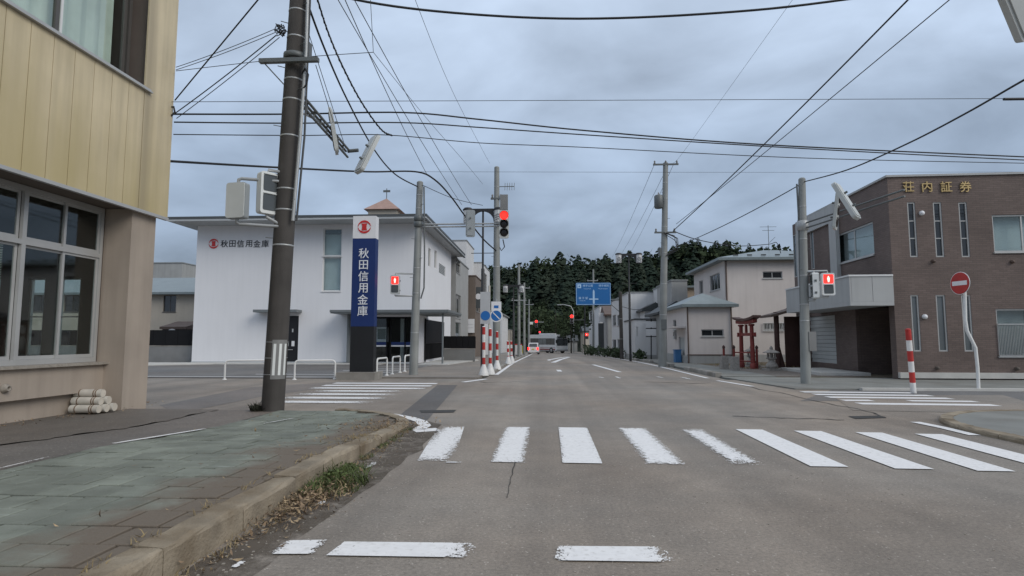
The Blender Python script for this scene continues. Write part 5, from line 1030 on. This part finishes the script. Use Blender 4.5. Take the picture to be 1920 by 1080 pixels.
t=thingw('sign_stand','pale red-edged notice stand on the far left kerb','sign',G(972,668)); q=G(972,668); MB().box(q.x-.35,q.x+.35,q.y,q.y+.08,q.z+.15,q.z+1.15).build('board','house_white',t); MB().box(q.x-.38,q.x+.38,q.y-.01,q.y+.09,q.z+1.152,q.z+1.25).build('top_edge','red_paint',t); MB().box(q.x-.3,q.x+.3,q.y-.2,q.y+.25,q.z-.1,q.z+.148).build('foot','galv_dark',t)
t=thingw('yellow_marker','small yellow marker post by the far left kerb','post',G(981,663)); q=G(981,663); MB().tube([q,q+Z*1.05],.14,8).build('post','yellow_sign',t); MB().lathe(q+Z*1.05,[(.14,0),(.05,.08)],8).build('cap','yellow_sign',t)
# farther poles
def simple(label,px,D,yt,arms,r=.14,tr=None,m='pole_grey'):
    b=P(px,660,D); b.z=gz(D); t,a,_=pole('utility_pole',label,b,P(px,yt,D),r,r*.7,m,(),(),'grey utility poles along the street')
    for k in arms: xarm(t,V((b.x,D,0)),.7,zat(k,D),'galv',2)
    if tr: transformer(t,P(px+3,tr,D-.2))
simple('far left utility pole with transformer, nearest the far lamp',973,55,497,(563,),.15,541); simple('far left utility pole with a crossarm, second from the lamp',983,68,531,(540,),.15); simple('thin far left utility pole closest to the bus',992,88,562,(571,),.13); simple('utility pole with crossarm rising behind the blue sign',1112.5,76,506,(527,),.15)
# far signals
b=G(1096.5,664.5); t,a,_=pole('signal_pole','dark pole with the far red signal right of the tree',b,P(1096.5,566,b.y),.1,.08,'pole_black',(),(),None,'pole'); D=b.y
q=P(1072,600,D); MB().tube([V((a(.7).x,D,q.z)),q],.05,6).build('signal_arm','galv_dark',t)
signal('far red traffic signal in front of the green tree',P(1072,598.5,D-.2),(0,-1,0),0,0,.45,1.2,.15,'galv_dark',lr=.2)
cc=P(1100,630,D-.3); bpy.context.view_layer.update(); pedsignal('far red pedestrian signal on the dark pole',cc,(0,-1,0),True,.45,.8,.15,'galv_dark')
D=104; b=P(1005,655,D); b.z=gz(D); x=P(991,600,D).x; t=thingw('signal_pole','far left signal pole beyond the bus','pole',(x,D,b.z)); MB().tube([V((x,D,b.z)),V((x,D,zat(596,D)))],.1,8).build('pole','pole_grey',t); MB().tube([V((x,D,zat(604,D))),V((b.x+1.4,D,zat(604,D)))],.06,6).build('signal_arm','galv',t)
signal('far red traffic signal above the bus, left',P(1005.5,607,D-.2),(0,-1,0),0,0,.5,1.3,.15,'galv_dark',lr=.22); signal('small dim red signal low above the bus roof',P(1012,626,125),(0,-1,0),0,0,.45,1.2,.15,'galv_dark',lr=.2,em_='red_soft')
q=P(996,606,D-.1); t=thingw('name_plate','small pale green plate on the far signal arm','sign',q); MB().box(q.x-.5,q.x+.3,D-.2,D-.12,q.z-.22,q.z+.2).build('plate','curtain',t)
b=G(1076,662); t=thingw('street_lamp','grey curved-arm street light beside the green tree','street lamp',b); D=b.y; zt=zat(578,D); MB().tube([b,V((b.x,D,zt-.5)),V((b.x-.4,D,zt+.3)),V((b.x-1.6,D,zt+.6)),V((b.x-2.1,D,zt+.55))],.07,8).build('post','galv',t); MB().box(b.x-2.6,b.x-2.0,D-.12,D+.12,zt+.5,zt+.62).build('lamp_head','galv',t)
# cupola of a building behind the bank
q=P(717,392,47); t=thingw('roof_tower','pinkish pyramid roof tower with weather vane behind the bank','tower',(q.x,48.2,0)); zt0=zat(389,47); za2=zat(370,48.2)
MB().box(q.x-1.2,q.x+1.2,47,49.4,0,zt0).build('tower_wall','house_beige',t); r=MB(); e0=1.5; bs=[V((q.x+sx*e0,48.2+sy*e0,zt0)) for sx,sy in ((-1,-1),(1,-1),(1,1),(-1,1))]; r.add(bs+[V((q.x,48.2,za2+.1))],[(0,1,4),(1,2,4),(2,3,4),(3,0,4),(0,1,2,3)]); r.build('roof','roof_pink',t); MB().tube([V((q.x,48.2,za2)),V((q.x,48.2,zat(349,48.2)))],.035,6).build('finial','galv_dark',t); MB().box(q.x-.3,q.x+.3,48.18,48.22,zat(356,48.2),zat(352,48.2)).build('weather_vane','galv_dark',t)
# ================================================================ vehicles
def bus():
    c=P(1028,655,95); c.z=gz(95)+.0; t=thing('bus','white city bus with dark red stripe turning across the far crossing','bus',c,math.radians(-53))
    L,Wd,H0=7.2,2.3,2.95
    prof=[(-L/2+.1,.35),(L/2-.25,.35),(L/2,.5),(L/2,1.3),(L/2-.1,2.6),(L/2-.35,H0),(-L/2+.2,H0),(-L/2,H0-.25),(-L/2,.5)]
    fr=(V((0,0,0)),X,-Y); MB().prism(fr,prof,-Wd/2,Wd/2).build('body','bus_white',t)
    for s in (-1,1):
        f=(V((0,s*Wd/2,0)),X,Y*s)
        MB().lb(f,-L/2+.2,L/2-.3,.001,.012,.52,.72).build('stripe','bus_red',t); MB().lb(f,-L/2+.2,L/2-.3,.001,.011,.36,.51).build('skirt','bus_grey',t); MB().lb(f,-L/2+.2,L/2-.3,.001,.012,.86,.92).build('stripe','bus_red',t)
        wn=MB().lb(f,-L/2+.25,L/2-.4,.001,.008,1.35,2.35).build('window_band','glass_dark',t)
        for i in range(6): x=-L/2+.3+i*1.1; MB().lb(f,x,x+1.0,.009,.02,1.42,2.28).build('pane','glass_mid' if i in (2,3) else 'glass_dark',wn)
        for x in (-1.6,2.3):
            w_=MB().lathe(V((x,s*(Wd/2-.2),.47)),[(.47,0),(.47,.22)],18,Y*s).build('wheel','tyre',t); MB().lathe(V((x,s*(Wd/2+.02),.47)),[(.27,0),(.24,.015),(.05,.02)],14,Y*s).build('rim','rim',w_)
    ff=(V((L/2,0,0)),Y,X); MB().prism((V((L/2-.09,0,0)),Y,X),[(-1.05,1.2),(1.05,1.2),(1.0,2.3),(-1.0,2.3)],.06,.11).build('windscreen','glass_dark',t); MB().lb(ff,-.9,.9,-.12,.0,2.36,2.66).build('destination_board','glass_dark',t)
    for s in (-1,1): MB().lathe(V((L/2,s*.85,.8)),[(.12,0),(.12,.02)],12,X).build('headlight','house_white',t); MB().box(L/2-.02,L/2+.25,s*1.2-.08,s*1.2+.08,1.6,2.1).build('mirror','tyre',t)
    MB().box(L/2,L/2+.06,-1.1,1.1,.38,.6).build('bumper','bus_grey',t); MB().box(-1.5,1.2,-.7,.7,H0+.002,H0+.2).build('roof_unit','bus_white',t)
bus()
def kei():
    c=G(1001,664); t=thing('small_car','white small car seen from behind with red brake lights','car',c,math.radians(-2)); W_=.72
    sec=[(-1.65,.28,.62,.66,.55),(-1.6,.28,1.0,.70,.62),(-1.25,.26,1.5,.72,.60),(.3,.26,1.52,.72,.60),(.85,.26,1.05,.72,.66),(1.55,.28,.9,.70,.6),(1.65,.32,.7,.6,.5)]
    mb=MB(); vs=[]
    for y,z0,z1,w0,w1 in sec: vs+=[(-w0,y,z0),(-w0-.01,y,(z0+min(z1,.95))/2+.1),(-w1,y,z1),(w1,y,z1),(w0+.01,y,(z0+min(z1,.95))/2+.1),(w0,y,z0)]
    n=6; mb.add(vs,[(i*n+k,i*n+(k+1)%n,(i+1)*n+(k+1)%n,(i+1)*n+k) for i in range(len(sec)-1) for k in range(n)]+[tuple(range(n)),tuple(range(6*n,7*n))]); mb.build('body','van_white',t)
    fb=(V((0,-1.42,0)),X,V((0,-1,.6)).normalized()); 
    MB().add([(-.54,-1.63,1.02),(.54,-1.63,1.02),(.50,-1.34,1.42),(-.50,-1.34,1.42)],[(0,1,2,3)]).build('rear_window','glass_dark',t)
    for s in (-1,1):
        MB().box(s*.62-.1,s*.62+.08,-1.69,-1.6,.6,.92).build('tail_light','red_light',t); MB().box(s*.72-.02,s*.72+.02,-1.0,.2,1.02,1.38).build('side_window','glass_dark',t)
        for y in (-1.1,1.1): w_=MB().lathe(V((s*.55,y,.27)),[(.27,0),(.27,.16)],16,X*s).build('wheel','tyre',t); MB().lathe(V((s*.715,y,.27)),[(.16,0),(.1,.01)],12,X*s).build('rim','rim',w_)
    MB().box(-.66,.66,-1.74,-1.66,.28,.52).build('bumper','van_white',t); MB().box(-.17,.17,-1.70,-1.655,.62,.76).build('number_plate','yellow_sign',t)
kei()
# ================================================================ overhead cables
def cable(label,pts,r,group=None,sag=0.,m='cable_black',twist=0,n=6):
    q=[p if isinstance(p,V) else P(*p) for p in pts]
    if len(q)==2: q=[q[0].lerp(q[1],i/14)-Z*sag*4*(i/14)*(1-i/14) for i in range(15)]
    else:
        o=[]
        for i in range(len(q)-1):
            a=q[max(i-1,0)];b=q[i];c=q[i+1];d=q[min(i+2,len(q)-1)]
            for k in range(7):
                t=k/7; o.append(.5*((2*b)+(c-a)*t+(2*a-5*b+4*c-d)*t*t+(3*b-a-3*c+d)*t**3))
        q=o+[q[-1]]
    o=MB().tube(q,r,n).build('overhead_cable',m); tag(o,label,'cable',group or 'overhead cables across the street')
    if twist:
        tw=[];L=0
        fine=[]
        for a,b in zip(q,q[1:]): fine+=[a.lerp(b,i/6) for i in range(6)]
        for i,p in enumerate(fine): tw.append(p+V((math.cos(i*.9),0,math.sin(i*.9)))*r*1.15)
        MB().tube(tw,r*.4,5).build('wrapped_wire',m,o)
    return o
D2_=G(1242,688).y; D3=b3=G(1511,719,.035).y; D1=G(931,693).y
cable('thick black cable sagging across the very top of the sky',[(540,-42,10.9),(665,-1,11),(850,24,11.6),(1085,35,12),(1350,24,12),(1600,-3,12),(2100,-80,12)],.024)
cable('long black cable rising from the right transformer pole to the top right',[(1263,432,D2_-.15),(1800,-100,11)],.02,sag=.12)
cable('thinner cable below it rising from the right transformer pole crossarm',[(1268,420,D2_-.15),(1890,-92,11)],.012,sag=.05)
cable('black service cable curving up to the right edge from the right signal pole',[(1507,341,D3),(1590,318,15.5),(1700,270,12.8),(1810,213,10.8),(1920,150,9.3),(2050,80,8)],.017)
cable('cable sloping down from the right signal pole to the transformer pole',[(1502,345,D3),(1268,462,D2_-.15)],.016,sag=.12)
cable('sagging cable from the transformer pole to the pink house eave',[(1262,433,D2_-.15),(1310,450,32),(1380,461,34),(1440,458,36),(1456,455,36.6),(1464,475,36.9)],.022)
cable('faint thin wire slanting up right from the transformer pole top',[(1262,306,D2_),(1285,280,27),(1500,-20,16)],.005)
for k,(x0,y0,x1,y1) in enumerate(((1227,308,1148,482),(1247,322,1162,480),(1262,310,1176,484))): cable(('left','middle','right')[k]+'most thin line running away from the transformer pole top',[(x0,y0,D2_-.1),(x1,y1,76)],.011,sag=.25,m='cable_grey')
o=cable('straight thin wire crossing the whole sky above the other cables',[(322,191,11.74),(1120,188,13.2),(2060,184,14.2)],.0065)
MB().tube([P(1882,186,14.0),P(2040,184,14.18)],.034,8).build('cable_sleeve','cable_black',o)
cable('upper of two paired cables stretched from the beige corner building to the right',[(326,214,11.74),(540,214,12.9),(757,211,13.6),(900,224,14.4),(1100,245,15.1),(1430,271,16),(1920,294,17),(2150,302,17.4)],.021)
cable('lower of two paired cables stretched from the beige corner building to the right',[(326,229,11.74),(540,231,12.9),(755,230,13.6),(900,239,14.4),(1100,253,15.1),(1480,277,16.1),(1920,300,17),(2150,308,17.4)],.017)
cable('thin wavy cable just below the paired cables',[(325,252,11.74),(560,254,13),(722,253,13.9),(900,268,15),(1090,276,15.6),(1500,296,16.6),(1920,306,17.6),(2150,310,18)],.012)
cable('black cable from the beige building bending down to the tall grey pole',[(316,302,11.8),(450,310,14),(560,316,15.6),(690,322,18),(780,322,19.5),(815,337,20.5),(845,368,21.8),(872,405,23),(905,447,25),(930,470,D1-.15)],.03)
cable('hair-thin wire running level right from the bent cable',[(780,322,19.5),(1300,323,21),(1640,323,22),(2050,322,23)],.005)
cable('thick cable hanging from the leaning pole down to the grey signal pole',[(575,2,11),(608,90,12.6),(650,185,14.8),(700,278,18),(740,326,20.5),(783,350,22.25)],.024)
cable('twisted cable bundle falling from the top left to the wavy cable',[(592,-12,10.8),(615,60,11.5),(645,130,11.7),(680,195,13),(715,243,13.7),(735,254,14.1)],.018,twist=1)
for k,(x0,x1,y1,DD) in enumerate(((626,866,384,D1-.3),(641,800,326,21),(657,884,384,D1-.2))): cable('{} of three thin lines fanning from the sky top to the tall grey pole'.format(('left','middle','right')[k]),[(x0,-14,10.5),(x1,y1,DD)],.010,sag=.12,m='cable_grey')
cable('thin vertical drop wire at the top of the sky left of centre',[(694,-12,10.8),(700,98,11.2)],.006,m='cable_grey')
cable('thin near-level wire from beige building to the drop wire',[(330,133,11.74),(535,110,11.6),(700,98,11.2)],.007,m='cable_grey')
cable('thin wire from the drop wire curving down toward the tall pole',[(700,98,11.2),(800,222,16),(868,300,21),(905,345,D1)],.006,m='cable_grey')
cable('very thin wire falling from the top centre to the tall grey pole top',[(774,-12,12),(830,130,15.6),(870,215,19.5),(918,306,D1)],.006,m='cable_grey')
cable('short thin cable between the two grey poles near the red signal',[(792,347,22.3),(850,372,24),(905,385,D1)],.012)
cable('cable climbing from the beige building corner to the top of the sky',[(328,188,11.7),(500,-20,9.6)],.013)
for k,(a,b) in enumerate((((330,126,11.7),(516,54,11.05)),((330,131,11.7),(518,60,11.05)),((329,212,11.74),(518,66,11.05)),((331,222,11.74),(524,70,11.05)))): cable(['upper pale service wire','second pale service wire','upper dark service wire','lower dark service wire'][k]+' from the beige building to the wire coil',[a,b],(.007,.007,.011,.008)[k],sag=.03,m='cable_grey' if k<2 else 'cable_black')
cable('tie wire from the crossarm of the leaning pole to the end of its signal arm',[(578,60,11.05),(648,278,14.7)],.008,m='cable_grey'); cable('second tie wire from the crossarm of the leaning pole to the middle of its arm',[(592,122,10.95),(628,238,13.2)],.008,m='cable_grey')
cable('cable from the blue sign pole to the white hall wall',[(1166,575,45.5),(1200,580,50),(1238,562,54.8)],.02)
# ================================================================ weeds and leaves
def tuft(mb,c,n,h,sp,w,lean=.6):
    for _ in range(n):
        a=random.uniform(0,2*PI); r=sp*math.sqrt(random.random()); b=V(c)+V((math.cos(a)*r,math.sin(a)*r,0)); d=V((random.gauss(0,lean),random.gauss(0,lean),1)).normalized(); hh=h*random.uniform(.45,1.1)
        s=V((-d.y+.01,d.x+random.uniform(-1,1),0)).normalized()*w*random.uniform(.6,1.2); k=d*hh; e=V((d.x,d.y,-.35))*hh*.35
        mb.add([b-s,b+s,b+k*.55+s*.8,b+k*.55-s*.8,b+k+e],[(0,1,2,3),(3,2,4)])
def flake(mb,c,sp,n,sz):
    for _ in range(n):
        p=V(c)+V((random.gauss(0,sp[0]),random.gauss(0,sp[1]),random.uniform(.005,sp[2]))); a=V((random.gauss(0,1),random.gauss(0,1),random.gauss(0,.5))).normalized(); b=a.cross(V((random.gauss(0,.5),random.gauss(0,.5),1))).normalized(); s=sz*random.uniform(.4,1.3); w=random.uniform(.12,.42); k=a.cross(b)*s*.3
        mb.k=random.randrange(3); mb.add([p-a*s,p+b*s*w+k,p+a*s,p-b*s*w+k],[(0,1,3),(1,2,3)])
def leafball(mb,c,rad,n,sz,zs=1.):
    for _ in range(n):
        d=V((random.gauss(0,1),random.gauss(0,1),random.gauss(0,1))).normalized()*rad*random.uniform(.35,1.05); p=V(c)+V((d.x,d.y,d.z*zs)); a=V((random.gauss(0,1),random.gauss(0,1),random.gauss(0,.7))).normalized(); b=a.cross(V((random.gauss(0,1),random.gauss(0,1),random.gauss(0,1)))).normalized(); s=sz*random.uniform(.6,1.3)
        mb.add([p-a*s,p-b*s*.6,p+a*s,p+b*s*.6],[(0,1,2,3)])
def stuffobj(mb,name,m,label,cat): o=mb.build(name,m); return tag(o,label,cat,kind='stuff')
g=MB(); c=G(612,893,.05)
tuft(g,(-2.04,5.75,0),380,.22,.31,.006,.75); tuft(g,(-2.1,5.35,.03),160,.14,.18,.006,1.); tuft(g,(-2.08,6.3,0),120,.11,.2,.005,.8); tuft(g,(-1.92,5.45,0),110,.09,.18,.005,1.)
leafball(g,(-2.06,5.7,.08),.17,150,.022,.6); leafball(g,(-2.1,6.2,.05),.12,90,.02,.6)
for _ in range(26): tuft(g,(-2.13+random.gauss(0,.03),random.uniform(5.9,9.3),0),14,.08,.05,.004,.8)
stuffobj(g,'weeds','grass_green','green weed clump growing in the gutter against the kerb','weeds')
g=MB()
for _ in range(70): y=random.uniform(3,9.4); tuft(g,(-2.15+random.gauss(0,.03),y,0),8,.07,.05,.004,1.)
for _ in range(60): y=random.uniform(2.6,9.6); tuft(g,(-2.45+random.gauss(0,.04),y,KH(y)-.01),7,.07,.05,.004,1.)
tuft(g,(-2.12,5.4,0),160,.16,.36,.006,.9); tuft(g,(-2.5,7.4,.13),90,.09,.4,.005,.9); tuft(g,(-2.6,8.8,.05),120,.08,.4,.005,1.)
for _ in range(40): tuft(g,(random.uniform(-5,-2.8),random.uniform(4,10),KH(8)+.03),3,.05,.03,.004,1.)
stuffobj(g,'dry_grass','grass_dry','dry yellow grass along the kerb joints of the near pavement','dry grass')
g=MB(); flake(g,(-2.05,5.1,0),(.13,.42,.09),1100,.03); flake(g,(-2.12,4.2,0),(.06,.6,.03),160,.028); flake(g,(-2.45,9.2,.05),(.35,.35,.05),420,.03); flake(g,(-2.1,7.6,0),(.08,.9,.03),160,.026); flake(g,(-3.4,6.5,.19),(.5,1.6,.012),40,.03); flake(g,(-8.3,10.2,.07),(.2,1.2,.03),160,.03)
stuffobj(g,'dry_leaves',['leaf_dry','leaf_pale','leaf_dark'],'heap of dry brown leaves in the gutter below the weeds','dry leaves')
g=MB()
for _ in range(420):
    y=random.uniform(2.9,9); x=-2.18+abs(random.gauss(0,.22)); s=random.uniform(.003,.010); g.box(x,x+s*1.6,y,y+s*1.6,.0,s)
for _ in range(500):
    y=random.uniform(2.9,7); x=random.uniform(-2,3.2); s=random.uniform(.002,.006); g.box(x,x+s*1.8,y,y+s*1.8,.0,s)
stuffobj(g,'gravel','gravel_stone','fine loose gravel scattered on the asphalt along the gutter','gravel')
w_=thingw('weed_tuft','small dark weed tuft at the foot of the leaning pole','plant',(-5.45,11.05,.06)); m=MB(); tuft(m,(-5.47,11.0,.05),160,.22,.14,.012,.6); m.build('leaves','weed_dark',w_)
g=MB()
for _ in range(120): tuft(g,(random.uniform(8.4,16),random.choice([random.uniform(30.5,33.4),random.uniform(26.5,30)]),.05),9,.14,.25,.012,.7)
stuffobj(g,'yard_grass','grass_dry','rough dry grass in the yard before the pink house','grass')
# shrubs along the right pavement
for i,(px,py,D,r) in enumerate(((1102,658,70,.9),(1108,656,66,.7),(1121,660,62,.8),(1139,662,57,.7),(1150,661,54,.6),(1160,664,51,.6),(1200,668,44,.5))):
    c=P(px,py,D); c.z=gz(D); t=thingw('shrub',('shrub at the foot of the far signal pole','low shrub beside the blue sign pole line','shrub below the dark shop sign','shrub before the brown-roofed house','shrub at the white hall wall','shrub beside the dark sign pole','small shrub before the low box building')[i],'shrub',c,'low shrubs on the right pavement'); m=MB(); leafball(m,c+Z*r*.7,r,180,.13,.8); m.build('foliage','shrub_green',t); MB().tube([c,c+Z*r*.7],.05,6).build('stem','bark',t)
# ================================================================ hill and forest
def hz(x,y):
    k=max(0,min(1,(y-128)/120)); e=k*k*(3-2*k); return -1.6+e*(15+3.2*math.sin(x*.035+.6)+2.2*math.sin(x*.011+2)+max(0,(x-35))*.07)
mb=MB(); xs=[-330+i*22 for i in range(31)]; ys_=[122+i*12 for i in range(24)]
mb.add([V((x,y,hz(x,y))) for y in ys_ for x in xs],[(j*31+i,j*31+i+1,(j+1)*31+i+1,(j+1)*31+i) for j in range(23) for i in range(30)],True); mb.build('hill','forest_floor')['kind']='structure'
def cedar(h,seed,n=240):
    random.seed(seed); mb=MB(); b0=h*random.uniform(.12,.3); R0=h*random.uniform(.15,.24)
    for i in range(n):
        t=random.random()**.8; z=b0+(h-b0)*t; R=R0*(1-t)**.55*random.uniform(.45,1.2)+.12; a=random.uniform(0,2*PI); d=V((math.cos(a),math.sin(a),0)); s=V((-d.y,d.x,0)); w=R*random.uniform(.28,.5)+.12; dr=R*random.uniform(.15,.5)
        p=V((0,0,z))+d*R*.15
        mb.add([p,p+d*R*.6+s*w-Z*dr*.5,p+d*R-Z*dr+Z*random.uniform(-.1,.3),p+d*R*.6-s*w-Z*dr*.55,p+d*R*.55+Z*R*.22],[(0,1,4),(1,2,4),(2,3,4),(3,0,4)])
    return mb
def leafy(h,seed,n=300):
    random.seed(seed); mb=MB(); cs=[(V((random.gauss(0,.16),random.gauss(0,.16),random.uniform(.45,.88)))*h,h*random.uniform(.13,.22)) for _ in range(8)]
    for c,r in cs: leafball(mb,c,r,n//8,h*.045,.85)
    return mb
def trunk(h,r=.02): return MB().tube([V((0,0,-1)),V((h*.004,0,h*.45)),V((0,0,h*.93))],[h*r,h*r*.7,h*r*.15],7)
VAR=[('cedar',cedar(18,s),18,'cedar' if s%2 else 'cedar_b') for s in (1,2,3,4,5)]+[('leafy',leafy(12,s),12,'broadleaf') for s in (11,12,13)]
random.seed(21)
# the wood that covers the slope: one mass
Vs=[];Fs=[];off=0; MI=[]
fv=[]
for k,(nm,mb,h,m) in enumerate(VAR):
    v=np.array([tuple(q) for q in mb.v]); tri=[]
    for f in mb.f:
        tri.append(f if len(f)==3 else f)
    fv.append((v,mb.f))
wood=MB(); allv=[];allf=[];allm=[]; o_=0
y=131.
while y<246:
    x=-95+random.uniform(0,4)
    while x<165:
        xx=x+random.uniform(-2,2); yv=y+random.uniform(-2.5,2.5)
        con=random.random()<(.5 if y>175 else .28); k=random.randrange(5) if con else 5+random.randrange(3); s=random.uniform(.62,.98)*(1 if con else .95); a=random.uniform(0,6.28)
        v,f=fv[k]; ca,sa=math.cos(a)*s,math.sin(a)*s; R3=np.array([[ca,-sa,0],[sa,ca,0],[0,0,s]]); vv=v@R3.T+np.array([xx,yv,hz(xx,yv)-.3])
        allv.append(vv); allf+= [[i+o_ for i in q] for q in f]; allm+=[0 if k in(0,2,4) else 1 if k<5 else 2]*len(f); o_+=len(v); x+=random.uniform(4.6,6.6)
    y+=5.2
me=bpy.data.meshes.new('wood'); me.from_pydata(np.concatenate(allv).tolist(),[],allf)
for m in ('cedar','cedar_b','broadleaf'): me.materials.append(MATS[m])
me.polygons.foreach_set('material_index',allm); me.update(); o=link('wood',me); tag(o,'dense dark cedar wood covering the hill behind the town','wood',kind='stuff')
# trees that stand out on the skyline
tm=[]
for k,(nm,mb,h,m) in enumerate(VAR): tm.append((mb.mesh('crown',m),trunk(h).mesh('trunk','bark'),h))
def tree(name,label,x,y,z,k,s,rz,group):
    c,tr,h=tm[k]; t=thing(name,label,'tree',(x,y,z),rz,group); t.scale=(s,s,s); _link0('crown',c,t); _link0('trunk',tr,t); return t
def skyline(px):
    T=[(880,498),(920,494),(960,497),(1005,492),(1050,482),(1085,488),(1130,484),(1180,480),(1225,476),(1260,464),(1300,453),(1345,459),(1400,463),(1450,462),(1520,466)]
    for (a,b),(c,d) in zip(T,T[1:]):
        if a<=px<=c: return b+(d-b)*(px-a)/(c-a)
    return 480
LB='dark cedar among others on the hill skyline'
nth=['first','second','third','fourth','fifth','sixth','seventh','eighth','ninth','tenth','eleventh','twelfth','thirteenth','fourteenth']
tall_px=[1006,1050,1084,1136,1180,1212,1236,1262,1284,1296,1309,1343,1362,1404]
for i,px in enumerate(tall_px):
    D=random.uniform(234,244); p=P(px,skyline(px)-random.uniform(3,12),D); g0=hz(p.x,D)-.3; k=random.randrange(5)
    tree('cedar_tree','tall cedar standing out on the hill skyline, %s tall one from the left'%nth[i],p.x,D,g0,k,(p.z-g0)/18,random.uniform(0,6),'tall cedars rising above the skyline')
px=884.
while px<1500:
    D=random.uniform(238,248); yt=skyline(px)+random.uniform(-1,10); p=P(px,yt,D); g0=hz(p.x,D)-.3; con=random.random()<.55; k=random.randrange(5) if con else 5+random.randrange(3); h=p.z-g0
    if h>8: tree('cedar_tree' if con else 'broadleaf_tree',LB if con else 'rounded dark broadleaf tree among others on the hill skyline',p.x,D,g0,k,h/(18 if con else 11),random.uniform(0,6),'cedars on the hill skyline' if con else 'broadleaf trees on the hill skyline')
    px+=random.uniform(6,11)
# single trees in front of the hill
c=P(1071,665,92); t=tree('green_tree','rounded bright green tree right of the bus',c.x,92,gz(92),5,.52,0,None); c=P(1042,660,116); tree('green_tree','paler round tree behind the bus roof',c.x,116,gz(116),6,.75,1,None); c=P(995,660,112); tree('green_tree','pale leafy tree left of the far red signal',c.x,112,gz(112),7,.8,2,None)
print('objects',len(bpy.data.objects),'tris approx',sum(len(m.polygons) for m in bpy.data.meshes))
